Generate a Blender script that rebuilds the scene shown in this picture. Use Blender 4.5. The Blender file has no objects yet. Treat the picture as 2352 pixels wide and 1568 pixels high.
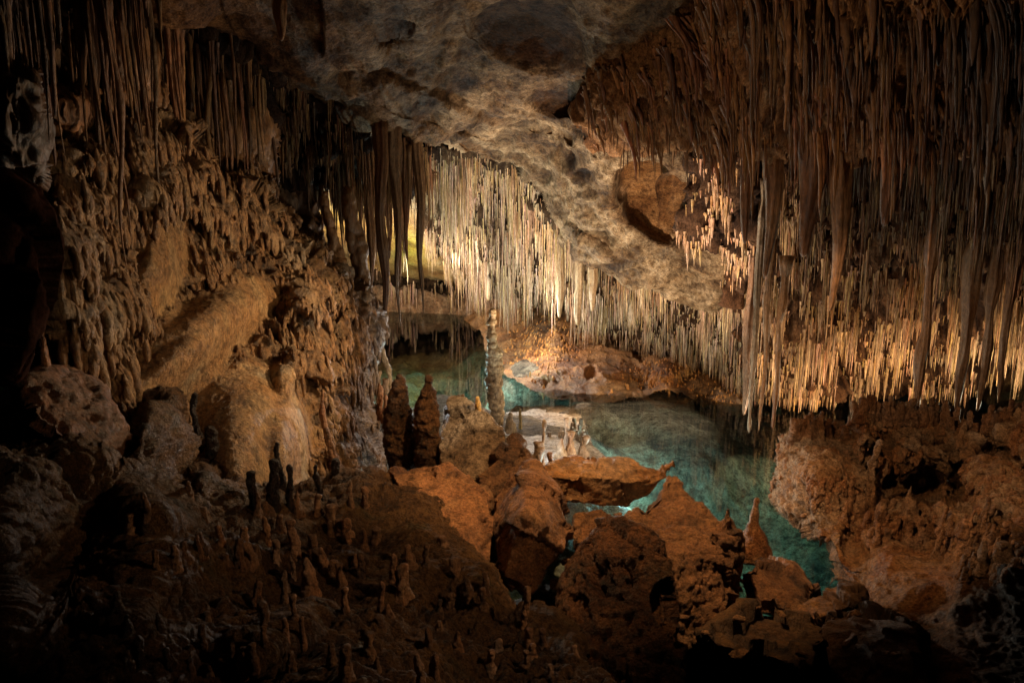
import bpy, bmesh, math, random
import numpy as np
from mathutils import Vector, Matrix

rng = np.random.default_rng(7)
SC = bpy.context.scene
COL = SC.collection
F, CX, CY = 1568.0, 1176.0, 784.0
PITCH = math.radians(10.0)
CP, SP = math.cos(PITCH), math.sin(PITCH)
EYE = np.array([0.0, 0.0, 3.5])

# ---------------------------------------------------------------- survey helpers
def P(u, v, Y):
    """world point at distance Y in front of the viewpoint, seen under survey angles u, v"""
    u = np.asarray(u, float); v = np.asarray(v, float); Y = np.asarray(Y, float)
    xc = (u - CX) / F; yc = (CY - v) / F
    dy = CP + SP * yc; dz = -SP + CP * yc
    t = Y / dy
    return np.stack([xc * t, Y + 0 * xc, 3.5 + dz * t], -1)

def W(u, v, z=0.0):
    """world point at height z under survey angles u, v"""
    xc = (u - CX) / F; yc = (CY - v) / F
    dy = CP + SP * yc; dz = -SP + CP * yc
    t = (z - 3.5) / dz
    return np.array([xc * t, dy * t, z])

def zat(v, Y):
    yc = (CY - v) / F
    return 3.5 + Y * (-SP + CP * yc) / (CP + SP * yc)

# ---------------------------------------------------------------- noise
TBL = rng.random((64, 64, 64)).astype(np.float32)
def vnoise(p):
    p = np.asarray(p, np.float32)
    i = np.floor(p).astype(np.int32); f = p - i
    f = f * f * f * (f * (f * 6 - 15) + 10)
    i0 = i & 63; i1 = (i + 1) & 63
    x0, y0, z0 = i0[..., 0], i0[..., 1], i0[..., 2]
    x1, y1, z1 = i1[..., 0], i1[..., 1], i1[..., 2]
    fx, fy, fz = f[..., 0], f[..., 1], f[..., 2]
    a = TBL[x0, y0, z0] * (1 - fx) + TBL[x1, y0, z0] * fx
    b = TBL[x0, y1, z0] * (1 - fx) + TBL[x1, y1, z0] * fx
    c = TBL[x0, y0, z1] * (1 - fx) + TBL[x1, y0, z1] * fx
    d = TBL[x0, y1, z1] * (1 - fx) + TBL[x1, y1, z1] * fx
    return ((a * (1 - fy) + b * fy) * (1 - fz) + (c * (1 - fy) + d * fy) * fz) * 2 - 1

ROT = np.array([[0.36, 0.48, -0.8], [-0.8, 0.6, 0.0], [0.48, 0.64, 0.6]], np.float32)
def fbm(p, freq=1.0, octv=4, gain=0.5, off=0.0, aniso=(1, 1, 1), ridged=False):
    q = np.asarray(p, np.float32) * np.array(aniso, np.float32) * freq + off
    s = 0.0; a = 1.0; tot = 0.0
    for k in range(octv):
        n = vnoise(q)
        if ridged: n = 1 - 2 * np.abs(n)
        s = s + a * n; tot += a
        a *= gain
        q = (q * 2.03 + 17.3) if aniso != (1, 1, 1) else (q @ ROT.T) * 2.03 + 11.7
    return s / tot

JIT = rng.random((32, 32, 32, 3)).astype(np.float32)
def cells(p, freq=1.0):
    """distance to nearest scattered centre, 0 at the centre"""
    q = np.asarray(p, np.float32) * freq
    i = np.floor(q).astype(np.int32)
    best = np.full(q.shape[:-1], 9.0, np.float32)
    for dx in (-1, 0, 1):
        for dy in (-1, 0, 1):
            for dz in (-1, 0, 1):
                c = i + np.array([dx, dy, dz], np.int32)
                k = c & 31
                d = c + JIT[k[..., 0], k[..., 1], k[..., 2]] - q
                best = np.minimum(best, (d * d).sum(-1))
    return np.sqrt(best)

def chips(p, freq=2.0, amp=0.05, seed=0.0, aniso=(1, 1, 1)):
    """fractured rock: each cell of the break stands proud by its own amount and is cut by its own plane"""
    q = np.asarray(p, np.float32) * freq * np.array(aniso, np.float32) + seed
    q = q + 0.25 * np.stack([vnoise(q * 1.3), vnoise(q * 1.3 + 9), vnoise(q * 1.3 + 21)], -1)
    i = np.floor(q).astype(np.int32)
    best = np.full(q.shape[:-1], 9.0, np.float32); sec = best.copy(); val = np.zeros_like(best)
    for dx in (-1, 0, 1):
        for dy in (-1, 0, 1):
            for dz in (-1, 0, 1):
                c = i + np.array([dx, dy, dz], np.int32)
                k = c & 31
                j = JIT[k[..., 0], k[..., 1], k[..., 2]]
                r = c + j - q
                d = (r * r).sum(-1)
                pl = (j[..., 0] - 0.5) * 1.6 + ((j - 0.5) * r).sum(-1) * 1.6
                m = d < best
                sec = np.where(m, best, np.minimum(sec, d)); val = np.where(m, pl, val); best = np.where(m, d, best)
    edge = np.sqrt(sec) - np.sqrt(best)
    return amp * val, np.clip(1 - edge * 9, 0, 1)

def sstep(a, b, x):
    t = np.clip((x - a) / (b - a), 0, 1)
    return t * t * (3 - 2 * t)

# ---------------------------------------------------------------- relief recipes (return metres, cavity 0..1)
def flutes(p, h=0.5, amp=0.07, wid=16.0, seed=0.0, drip=0.45):
    """tiers of hanging flowstone drips"""
    x = p[:, 0]; y = p[:, 1]; z = p[:, 2]
    low = fbm(p, 0.9, 2, off=seed) * 1.1
    q = np.stack([x * wid, y * wid, z * 1.2], -1)
    n = vnoise(q + seed + 5.1)
    n2 = vnoise(q * 0.47 + seed + 9.7)
    ph = z / h + low + drip * (0.55 * n + 0.6 * n2)
    s = ph - np.floor(ph)
    prof = np.where(s < 0.16, sstep(0, 0.16, s), 1 - 0.85 * sstep(0.16, 1.0, s))
    rid = 0.55 + 0.45 * np.sqrt(np.clip(1 - (np.abs(n) * 1.2) ** 2, 0, 1))
    d = amp * (prof * rid * 1.3 - 0.45)
    cav = np.clip(1 - prof * rid * 1.6, 0, 1)
    return d, cav

def folds(p, wid=7.0, amp=0.05, seed=0.0, vert=0.5):
    q = np.stack([p[:, 0] * wid, p[:, 1] * wid, p[:, 2] * vert], -1) + seed
    w = fbm(p, 0.8, 2, off=seed + 3) * 1.6
    q[:, 0] += w * 1.2
    n = 1 - np.abs(vnoise(q)) * 2
    n2 = 1 - np.abs(vnoise(q * 2.3 + 4)) * 2
    v = 0.7 * n + 0.3 * n2
    return amp * v, np.clip(0.45 - v * 0.7, 0, 1)

def ridges(u, v, lean, wid, length, amp, seed=0.0):
    """drip ribs running down a hanging surface"""
    q3 = np.stack([u / 130.0, v / 130.0, u * 0 + seed], -1)
    wv = 30 * vnoise(q3)
    c = u - v * lean + wv
    n = vnoise(np.stack([c / wid, v / length, u * 0 + seed + 3.3], -1)); n2 = vnoise(np.stack([c / wid * 2.3, v / length * 1.6, u * 0 + seed + 8.1], -1))
    val = 0.7 * (1 - 2 * np.abs(n)) + 0.3 * (1 - 2 * np.abs(n2))
    return amp * val, np.clip(0.5 - val, 0, 1)

def rough(p, freq=2.0, amp=0.08, octv=5, seed=0.0, gain=0.55):
    n = fbm(p, freq, octv, gain, off=seed)
    return amp * n, np.clip(0.35 - n * 1.2, 0, 1)

def knobs(p, freq=12.0, amp=0.03, seed=0.0):
    c = cells(p + seed, freq)
    v = np.sqrt(np.clip(1 - (c * 1.25) ** 2, 0, 1))
    return amp * v, np.clip(0.7 - v, 0, 1)

# ---------------------------------------------------------------- mesh building
def make_mesh(name, V, Fc, tint=None, cav=None, smooth=True):
    me = bpy.data.meshes.new(name)
    V = np.ascontiguousarray(V, np.float32)
    if isinstance(Fc, list):
        me.from_pydata(V.tolist(), [], Fc)
    else:
        Fc = np.ascontiguousarray(Fc, np.int32); k = Fc.shape[1]
        me.vertices.add(len(V)); me.vertices.foreach_set('co', V.ravel())
        me.loops.add(Fc.size); me.loops.foreach_set('vertex_index', Fc.ravel())
        me.polygons.add(len(Fc))
        me.polygons.foreach_set('loop_start', np.arange(0, Fc.size, k, dtype=np.int32))
        me.update(calc_edges=True)
    if smooth:
        me.polygons.foreach_set('use_smooth', np.ones(len(me.polygons), bool))
    c = np.ones((len(V), 4), np.float32)
    if tint is not None: c[:, :3] = tint
    if cav is not None: c[:, 3] = cav
    else: c[:, 3] = 0
    at = me.attributes.new('rocktint', 'FLOAT_COLOR', 'POINT')
    at.data.foreach_set('color', c.ravel())
    return me

def link(name, me, mat, origin=None, parent=None):
    o = bpy.data.objects.new(name, me)
    COL.objects.link(o)
    if me is not None and mat is not None: me.materials.append(mat)
    if origin is not None:
        origin = np.asarray(origin, float)
        me.transform(Matrix.Translation(Vector(-origin)))
        if parent is not None:
            o.parent = parent
            o.location = Vector(origin) - parent.location
        else: o.location = Vector(origin)
    elif parent is not None:
        o.parent = parent; o.location = -parent.location
    return o

def tag(o, label=None, cat=None, group=None, kind=None):
    if label: o['label'] = label
    if cat: o['category'] = cat
    if group: o['group'] = group
    if kind: o['kind'] = kind
    return o

def rbf_fit(ctrl):
    c = np.array([(a[0], a[1]) for a in ctrl], float) / 1000.0
    y = np.array([a[2] for a in ctrl], float)
    n = len(c)
    r2 = ((c[:, None] - c[None]) ** 2).sum(-1)
    K = 0.5 * r2 * np.log(r2 + 1e-12) + np.eye(n) * 1e-6
    Q = np.hstack([np.ones((n, 1)), c])
    A = np.zeros((n + 3, n + 3)); A[:n, :n] = K; A[:n, n:] = Q; A[n:, :n] = Q.T
    w = np.linalg.solve(A, np.concatenate([y, np.zeros(3)]))
    def f(u, v):
        q = np.stack([np.ravel(u), np.ravel(v)], -1) / 1000.0
        out = np.empty(len(q))
        for s in range(0, len(q), 40000):
            qq = q[s:s + 40000]
            r = ((qq[:, None] - c[None]) ** 2).sum(-1)
            out[s:s + 40000] = (0.5 * r * np.log(r + 1e-12)) @ w[:n] + w[n] + qq @ w[n + 1:]
        return out.reshape(np.shape(u))
    return f

def inpoly(u, v, poly):
    ins = np.zeros(np.shape(u), bool)
    n = len(poly); j = n - 1
    for i in range(n):
        x1, y1 = poly[i]; x2, y2 = poly[j]
        c = ((y1 > v) != (y2 > v)) & (u < (x2 - x1) * (v - y1) / (y2 - y1 + 1e-12) + x1)
        ins ^= c; j = i
    return ins

def polydist(u, v, poly):
    best = np.full(np.shape(u), 1e9)
    n = len(poly)
    for i in range(n):
        x1, y1 = poly[i]; x2, y2 = poly[(i + 1) % n]
        dx, dy = x2 - x1, y2 - y1
        t = np.clip(((u - x1) * dx + (v - y1) * dy) / (dx * dx + dy * dy + 1e-9), 0, 1)
        best = np.minimum(best, np.hypot(u - x1 - t * dx, v - y1 - t * dy))
    return best

SURF = {}; GRID = {}
def surf(name, u, v):
    """the point of a finished rock skin that shows at survey angles u, v"""
    if name not in SURF: return None
    T = SURF[name]
    if len(T) == 1:
        G = T[0].reshape(-1, 3); d = G - EYE
        fz = d[:, 1] * CP - d[:, 2] * SP; up = d[:, 1] * SP + d[:, 2] * CP
        T = SURF[name] = (G, CX + F * d[:, 0] / fz, CY - F * up / fz)
    G, pu, pv = T
    q = (pu - u) ** 2 + (pv - v) ** 2
    near = np.nonzero(q < max(q.min() * 1.5, 9.0))[0]
    return G[near[np.argmin(G[near, 1])]].copy()

def sheet(name, poly, ctrl, mat, step=3.0, relief=None, bumps=(), roll=0.0, rollw=40.0, back=(0, 1.2, 0), tint=None, tintfn=None,
          edge_noise=8.0, origin=None, parent=None, drips=None):
    """a solid rock skin: front surface through surveyed points, relief along its normals, sides carried back into the rock"""
    f = rbf_fit(ctrl)
    us = [a[0] for a in poly]; vs = [a[1] for a in poly]
    U = np.arange(min(us) - step, max(us) + 2 * step, step); V = np.arange(min(vs) - step, max(vs) + 2 * step, step)
    UU, VV = np.meshgrid(U, V)
    q3 = np.stack([UU / 60, VV / 60, np.zeros_like(UU) + len(name)], -1)
    wu = fbm(q3, 1, 3) * edge_noise; wv = fbm(q3 + 31, 1, 3) * edge_noise
    ins = inpoly(UU + wu, VV + wv, poly)
    Y = f(UU, VV)
    for (bu, bv, ru, rv, am, ang) in bumps:
        ca, sa = math.cos(math.radians(ang)), math.sin(math.radians(ang))
        du = (UU - bu) * ca + (VV - bv) * sa; dv = -(UU - bu) * sa + (VV - bv) * ca
        r = np.sqrt((du / ru) ** 2 + (dv / rv) ** 2)
        Y = Y - am * np.cos(np.clip(r, 0, 1) * math.pi / 2) ** 1.3
    if roll:
        d = polydist(UU + wu, VV + wv, poly)
        t = np.clip(1 - d / rollw, 0, 1)
        Y = Y + roll * (1 - np.sqrt(np.clip(1 - t * t, 0, 1)))
    G = P(UU, VV, Y)
    gu = np.gradient(G, axis=1); gv = np.gradient(G, axis=0)
    N = np.cross(gu, gv); N /= np.linalg.norm(N, axis=-1, keepdims=True) + 1e-9
    tc = EYE - G
    N *= np.sign((N * tc).sum(-1, keepdims=True))
    cav = np.zeros(UU.size)
    if relief is not None:
        pts = G.reshape(-1, 3).astype(np.float32)
        d, cav = relief(pts, UU.ravel(), VV.ravel())
        G = (G.reshape(-1, 3) + N.reshape(-1, 3) * d[:, None]).reshape(G.shape)
    SURF[name] = (np.where(ins[..., None], G, np.array([0, -50.0, 0])),); GRID[name] = (U[0], V[0], step, G)
    nv, nu = UU.shape
    idx = np.arange(nv * nu).reshape(nv, nu)
    cell = ins[:-1, :-1] & ins[1:, :-1] & ins[:-1, 1:] & ins[1:, 1:]
    a = idx[:-1, :-1][cell]; b = idx[:-1, 1:][cell]; c = idx[1:, 1:][cell]; d_ = idx[1:, :-1][cell]
    Q = np.stack([a, d_, c, b], -1)
    used = np.zeros(nv * nu, bool); used[Q.ravel()] = True
    # boundary edges
    E = np.concatenate([Q[:, [0, 1]], Q[:, [1, 2]], Q[:, [2, 3]], Q[:, [3, 0]]])
    key = np.sort(E, 1); k = key[:, 0].astype(np.int64) * (nv * nu) + key[:, 1]
    uq, inv, cnt = np.unique(k, return_inverse=True, return_counts=True)
    be = E[cnt[inv] == 1]
    remap = -np.ones(nv * nu, np.int64); remap[used] = np.arange(used.sum())
    Vt = G.reshape(-1, 3)[used]
    bverts = np.unique(be); off = len(Vt)
    bmap = -np.ones(nv * nu, np.int64); bmap[bverts] = np.arange(len(bverts)) + off
    Vb = G.reshape(-1, 3)[bverts]
    rd = Vb - EYE; rd /= np.linalg.norm(rd, axis=1, keepdims=True)
    Vb = Vb + rd * (abs(back[1]) + 0.15)
    side = np.stack([remap[be[:, 1]], remap[be[:, 0]], bmap[be[:, 0]], bmap[be[:, 1]]], -1)
    Vall = np.vstack([Vt, Vb]); Fall = np.vstack([remap[Q], side])
    if drips is not None:
        rgd = np.random.default_rng(int(drips['seed'])); sel = np.nonzero(used)[0]
        pr = drips['prob'](G.reshape(-1, 3)[sel].astype(np.float32), UU.ravel()[sel], VV.ravel()[sel])
        sel = rgd.choice(sel, drips['n'], p=pr / pr.sum(), replace=True)
        Dv = []; Df = []; o_ = 0; base = len(Vall)
        for j in sel:
            g = G.reshape(-1, 3)[j]; nn = N.reshape(-1, 3)[j]
            r_ = drips['r'][0] + (drips['r'][1] - drips['r'][0]) * rgd.random() ** 2; L_ = r_ * rgd.uniform(*drips['asp'])
            tt_ = np.linspace(0, 1, 9)
            path = g[None] + nn[None] * (r_ * (-0.9 + 1.3 * np.sin(tt_ * 2.0)) * rgd.uniform(0.5, 1.2))[:, None] - np.array([[0, 0, 1]]) * (L_ * (tt_ - 0.25))[:, None]
            rad = r_ * np.array([0.25, 0.62, 0.85, 0.97, 1.0, 0.97, 0.85, 0.6, 0.22])
            V_, Q_, a_, b_ = tube(path, rad, 9, 0.5, 0.6 / r_, rgd.uniform(0, 9))
            Dv.append(V_); Df.append(np.vstack([Q_, np.c_[b_, b_[:, 2]]]) + base + o_); o_ += len(V_)
        Fall = np.vstack([Fall] + Df); Vall = np.vstack([Vall] + Dv)
    tn = np.ones((len(Vall), 3)) * (np.array(tint) if tint is not None else 1.0)
    if drips is not None and drips.get('tint') is not None: tn[off + len(bverts):] *= np.array(drips['tint'])
    if tintfn is not None:
        tt = tintfn(Vall[:off].astype(np.float32), UU.ravel()[used], VV.ravel()[used])
        tn[:off] *= tt
    cv = np.concatenate([cav[used], np.full(len(Vb), 0.8), np.zeros(len(Vall) - off - len(Vb))])
    me = make_mesh(name, Vall, Fall, tint=tn, cav=cv)
    o = link(name, me, mat, origin=Vall[:off].mean(0) if origin is None else origin, parent=parent)
    return o, f

def hull_mesh(pts):
    bm = bmesh.new()
    for p in pts: bm.verts.new(p)
    r = bmesh.ops.convex_hull(bm, input=list(bm.verts))
    for v in [v for v in bm.verts if not v.link_faces]: bm.verts.remove(v)
    bm.verts.index_update()
    V = [tuple(v.co) for v in bm.verts]; Fc = [[v.index for v in f.verts] for f in bm.faces]
    bm.free()
    return V, Fc

def remesh(shells, voxel, smooth=0):
    """union of closed shells as one continuous skin"""
    V = []; Fc = []
    for (v, f) in shells:
        o = len(V); V += [tuple(a) for a in v]; Fc += [[i + o for i in ff] for ff in f]
    me = bpy.data.meshes.new('tmp'); me.from_pydata(V, [], Fc)
    ob = bpy.data.objects.new('tmp', me); COL.objects.link(ob)
    m = ob.modifiers.new('r', 'REMESH'); m.mode = 'VOXEL'; m.voxel_size = voxel
    if smooth:
        s = ob.modifiers.new('s', 'SMOOTH'); s.factor = 0.5; s.iterations = smooth
    dg = bpy.context.evaluated_depsgraph_get()
    ev = ob.evaluated_get(dg); em = ev.to_mesh()
    n = len(em.vertices); co = np.empty(n * 3, np.float32); em.vertices.foreach_get('co', co)
    no = np.empty(n * 3, np.float32); em.vertex_normals.foreach_get('vector', no)
    nl = len(em.loops); li = np.empty(nl, np.int32); em.loops.foreach_get('vertex_index', li)
    ls = np.empty(len(em.polygons), np.int32); em.polygons.foreach_get('loop_total', ls)
    quads = li.reshape(-1, 4) if (ls == 4).all() else None
    if quads is None:
        st = np.concatenate([[0], np.cumsum(ls)[:-1]])
        quads = [li[s:s + t].tolist() for s, t in zip(st, ls)]
    ev.to_mesh_clear(); bpy.data.objects.remove(ob); bpy.data.meshes.remove(me)
    return co.reshape(-1, 3), no.reshape(-1, 3), quads

def rock(name, hulls, mat, voxel=0.02, smooth=1, relief=None, tint=None, shells=(), origin=None, parent=None):
    sh = [hull_mesh([tuple(P(*q)) if len(q) == 3 else tuple(q[1:]) for q in h]) for h in hulls] + list(shells)
    V, N, Q = remesh(sh, voxel, smooth)
    cav = None
    if relief is not None:
        d, cav = relief(V); V = V + N * d[:, None]
    if callable(tint): tint = tint(V)
    me = make_mesh(name, V, Q, tint=tint, cav=cav)
    if origin is None:
        lo, hi = V.min(0), V.max(0); origin = ((lo[0] + hi[0]) / 2, (lo[1] + hi[1]) / 2, lo[2])
    return link(name, me, mat, origin=origin, parent=parent)

def ellipsoid(c, r, ang=0, n=10):
    V = []; Fc = []
    ca, sa = math.cos(ang), math.sin(ang)
    for i in range(n + 1):
        th = math.pi * i / n
        for j in range(2 * n):
            ph = math.pi * j / n
            x = r[0] * math.sin(th) * math.cos(ph); y = r[1] * math.sin(th) * math.sin(ph); z = r[2] * math.cos(th)
            V.append((c[0] + x * ca + z * sa, c[1] + y, c[2] - x * sa + z * ca))
    return hull_mesh(V)

# tubes -------------------------------------------------------
def tube(path, rad, sides=10, lump=0.0, lf=8.0, seed=0.0, squash=1.0, ribs=0):
    path = np.asarray(path, float); rad = np.asarray(rad, float)
    n = len(path)
    a = np.linspace(0, 2 * math.pi, sides, endpoint=False) + seed
    ring = np.stack([np.cos(a), np.sin(a) * squash, np.zeros(sides)], -1)
    V = path[:, None] + ring[None] * rad[:, None, None]
    if lump:
        q = V.reshape(-1, 3) * lf; q[:, 2] *= 0.45
        nn = (vnoise(q + seed * 7.7) + 0.5 * vnoise(q * 2.3 + seed)).reshape(n, sides)
        if ribs:
            tt = np.linspace(0, 1, n)[:, None]
            nn = nn + (0.5 * np.cos(ribs * a[None] + seed + 1.5 * np.sin(tt * 7 + seed)) + 0.3 * np.cos((ribs * 2 + 1) * a[None] + 3 * np.sin(tt * 4))) * (0.3 / lump)
        V = path[:, None] + ring[None] * (rad[:, None] * (1 + lump * nn))[..., None]
    V = V.reshape(-1, 3)
    i = np.arange(n - 1)[:, None] * sides; j = np.arange(sides)[None]
    j2 = (j + 1) % sides
    Q = np.stack([i + j, i + j2, i + sides + j2, i + sides + j], -1).reshape(-1, 4)
    V = np.vstack([V, path[0] , path[-1]])
    k = n * sides
    jj = np.arange(sides); jn = (jj + 1) % sides
    c0 = np.stack([np.full(sides, k), jn, jj, np.full(sides, k)], -1)
    c1 = np.stack([np.full(sides, k + 1), (n - 1) * sides + jj, (n - 1) * sides + jn, np.full(sides, k + 1)], -1)
    return V, Q, c0[:, :3], c1[:, :3]

def tube_faces(t):
    V, Q, a, b = t
    return V, [list(map(int, q)) for q in Q] + [list(map(int, q)) for q in a] + [list(map(int, q)) for q in b]

# ---------------------------------------------------------------- materials
def limestone(name, cols, scale=1.0, rough_=0.6, bump=0.5, bumpscale=30.0, streak=1.0, spec=0.5, dark=0.05, speck=0.3, grain=0.01, pits=0.0, coat=0.0, tilt=None):
    m = bpy.data.materials.new(name); m.use_nodes = True
    nt = m.node_tree; N = nt.nodes; L = nt.links; N.clear()
    out = N.new('ShaderNodeOutputMaterial'); bs = N.new('ShaderNodeBsdfPrincipled')
    L.new(bs.outputs[0], out.inputs[0])
    geo = N.new('ShaderNodeNewGeometry')
    mp = N.new('ShaderNodeMapping'); mp.inputs['Scale'].default_value = (scale, scale, scale / streak)
    if tilt: mp.inputs['Rotation'].default_value = tilt
    L.new(geo.outputs['Position'], mp.inputs[0])
    n1 = N.new('ShaderNodeTexNoise'); n1.inputs['Scale'].default_value = 1.3; n1.inputs['Detail'].default_value = 8; n1.inputs['Roughness'].default_value = 0.62
    n1.inputs['Distortion'].default_value = 0.5
    L.new(mp.outputs[0], n1.inputs['Vector'])
    cr = N.new('ShaderNodeValToRGB'); el = cr.color_ramp.elements
    pos = np.linspace(0.33, 0.67, len(cols))
    while len(el) < len(cols): el.new(0.5)
    for e, p, c in zip(el, pos, cols): e.position = p; e.color = (*c, 1)
    L.new(n1.outputs[0], cr.inputs[0])
    at = N.new('ShaderNodeAttribute'); at.attribute_name = 'rocktint'
    mx = N.new('ShaderNodeMix'); mx.data_type = 'RGBA'; mx.blend_type = 'MULTIPLY'; mx.inputs[0].default_value = 1
    L.new(cr.outputs[0], mx.inputs[6]); L.new(at.outputs['Color'], mx.inputs[7])
    # grime and shade painted dark into the crevices
    mg = N.new('ShaderNodeMath'); mg.operation = 'MULTIPLY'; mg.inputs[1].default_value = 1 - dark
    L.new(at.outputs['Alpha'], mg.inputs[0])
    mx2 = N.new('ShaderNodeMix'); mx2.data_type = 'RGBA'; mx2.blend_type = 'MULTIPLY'
    L.new(mg.outputs[0], mx2.inputs[0]); L.new(mx.outputs[2], mx2.inputs[6]); mx2.inputs[7].default_value = (0.13, 0.09, 0.06, 1)
    # specks of algae / clay
    n2 = N.new('ShaderNodeTexNoise'); n2.inputs['Scale'].default_value = 9 * scale; n2.inputs['Detail'].default_value = 10; n2.inputs['Roughness'].default_value = 0.72
    L.new(geo.outputs['Position'], n2.inputs['Vector'])
    mr = N.new('ShaderNodeMapRange'); mr.inputs[1].default_value = 0.46; mr.inputs[2].default_value = 0.62; mr.inputs[4].default_value = min(1, speck * 1.5)
    L.new(n2.outputs[0], mr.inputs[0])
    mx3 = N.new('ShaderNodeMix'); mx3.data_type = 'RGBA'; mx3.blend_type = 'MULTIPLY'
    L.new(mr.outputs[0], mx3.inputs[0]); L.new(mx2.outputs[2], mx3.inputs[6]); mx3.inputs[7].default_value = (0.25, 0.2, 0.15, 1)
    n5 = N.new('ShaderNodeTexNoise'); n5.inputs['Scale'].default_value = 34; n5.inputs['Detail'].default_value = 7; n5.inputs['Roughness'].default_value = 0.75
    L.new(mp.outputs[0], n5.inputs['Vector'])
    m5 = N.new('ShaderNodeMapRange'); m5.inputs[1].default_value = 0.36; m5.inputs[2].default_value = 0.64; m5.inputs[3].default_value = 0.45; m5.inputs[4].default_value = 1.35
    L.new(n5.outputs[0], m5.inputs[0])
    mx4 = N.new('ShaderNodeVectorMath'); mx4.operation = 'SCALE'
    L.new(mx3.outputs[2], mx4.inputs[0]); L.new(m5.outputs[0], mx4.inputs['Scale'])
    L.new(mx4.outputs[0], bs.inputs['Base Color'])
    # bump
    n3 = N.new('ShaderNodeTexNoise'); n3.inputs['Scale'].default_value = bumpscale; n3.inputs['Detail'].default_value = 6; n3.inputs['Roughness'].default_value = 0.65
    mp2 = N.new('ShaderNodeMapping'); mp2.inputs['Scale'].default_value = (1, 1, 1 / max(1, streak * 0.6))
    L.new(geo.outputs['Position'], mp2.inputs[0]); L.new(mp2.outputs[0], n3.inputs['Vector'])
    vo = N.new('ShaderNodeTexVoronoi'); vo.inputs['Scale'].default_value = bumpscale * 0.9
    L.new(mp2.outputs[0], vo.inputs['Vector'])
    vo.inputs['Scale'].default_value = bumpscale * 0.7
    n4 = N.new('ShaderNodeTexNoise'); n4.inputs['Scale'].default_value = bumpscale * 0.3; n4.inputs['Detail'].default_value = 9; n4.inputs['Roughness'].default_value = 0.72
    L.new(mp2.outputs[0], n4.inputs['Vector'])
    a0 = N.new('ShaderNodeMath'); a0.operation = 'MULTIPLY_ADD'; a0.inputs[1].default_value = 3.2
    L.new(n4.outputs[0], a0.inputs[0]); L.new(n3.outputs[0], a0.inputs[2])
    ad = N.new('ShaderNodeMath'); ad.operation = 'MULTIPLY_ADD'; ad.inputs[1].default_value = -pits
    L.new(vo.outputs['Distance'], ad.inputs[0]); L.new(a0.outputs[0], ad.inputs[2])
    b = N.new('ShaderNodeBump'); b.inputs['Strength'].default_value = bump; b.inputs['Distance'].default_value = grain * 5
    L.new(ad.outputs[0], b.inputs['Height']); L.new(b.outputs[0], bs.inputs['Normal'])
    rr = N.new('ShaderNodeMapRange'); rr.inputs[3].default_value = rough_ - 0.2; rr.inputs[4].default_value = rough_ + 0.2
    L.new(n2.outputs[0], rr.inputs[0]); L.new(rr.outputs[0], bs.inputs['Roughness'])
    bs.inputs['Specular IOR Level'].default_value = spec
    bs.inputs['Coat Weight'].default_value = coat; bs.inputs['Coat Roughness'].default_value = 0.25
    return m

CREAM = (0.50, 0.41, 0.29); TAN = (0.38, 0.27, 0.16); ORNG = (0.36, 0.20, 0.09); RUST = (0.22, 0.11, 0.05)
GREY = (0.34, 0.30, 0.26); DKB = (0.12, 0.075, 0.045); PALE = (0.60, 0.52, 0.42); OLIVE = (0.16, 0.14, 0.05)
M_ceil = limestone('ceiling_limestone', [DKB, (0.30, 0.20, 0.12), (0.40, 0.30, 0.20), (0.62, 0.50, 0.37), (0.46, 0.33, 0.20)], scale=1.0, streak=0.6, bump=1.0, bumpscale=22, speck=0.6, spec=0.12, grain=0.012, tilt=(0.5, 0.5, 0.3))
M_wall = limestone('flowstone', [DKB, TAN, (0.34, 0.2, 0.1), (0.42, 0.3, 0.19), GREY], scale=1.1, streak=2.0, bump=0.8, bumpscale=45, speck=0.55, rough_=0.5, grain=0.008)
M_drape = limestone('drapery_calcite', [(0.16, 0.08, 0.04), (0.3, 0.18, 0.09), TAN, (0.36, 0.22, 0.12)], scale=0.9, streak=4.0, bump=0.5, bumpscale=35, speck=0.35, rough_=0.5, grain=0.006)
M_stal = limestone('stalactite_calcite', [(0.30, 0.17, 0.09), TAN, CREAM, PALE], scale=2.2, streak=5.0, bump=0.5, bumpscale=60, speck=0.3, rough_=0.42, spec=0.35, grain=0.004)
M_dark = limestone('clay_coated_rock', spec=0.3, cols= [(0.045, 0.03, 0.022), (0.10, 0.06, 0.035), (0.16, 0.10, 0.055), (0.09, 0.075, 0.05)], scale=2.5, bump=1.0, bumpscale=40, speck=0.6, rough_=0.5, grain=0.01, pits=0.5)
M_boul = limestone('fractured_orange_limestone', [RUST, ORNG, (0.33, 0.17, 0.08), (0.40, 0.24, 0.12)], scale=1.4, bump=0.8, bumpscale=22, speck=0.4, rough_=0.65, grain=0.012)
M_mound = limestone('ochre_flowstone', [(0.32, 0.15, 0.06), (0.45, 0.25, 0.10), (0.5, 0.32, 0.16), (0.42, 0.3, 0.2)], scale=0.9, bump=0.7, bumpscale=18, speck=0.35, rough_=0.5, grain=0.015)
M_isl = limestone('pale_silt_rock', [(0.30, 0.22, 0.15), (0.42, 0.36, 0.29), (0.55, 0.50, 0.44), (0.46, 0.42, 0.38)], scale=1.6, bump=0.7, bumpscale=30, speck=0.6, rough_=0.5, grain=0.01)
M_ledge = limestone('pitted_ledge_rock', spec=0.15, cols= [(0.20, 0.10, 0.05), (0.34, 0.19, 0.10), (0.40, 0.27, 0.18), (0.36, 0.28, 0.23)], scale=1.5, bump=1.0, bumpscale=38, speck=0.5, rough_=0.55, grain=0.01, pits=0.5)
M_bed = limestone('pool_bed_limestone', [(0.05, 0.04, 0.025), (0.24, 0.19, 0.12), (0.44, 0.38, 0.27), (0.12, 0.10, 0.06)], scale=1.3, bump=1.0, bumpscale=9, speck=0.8, rough_=0.8, grain=0.03)

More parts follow.
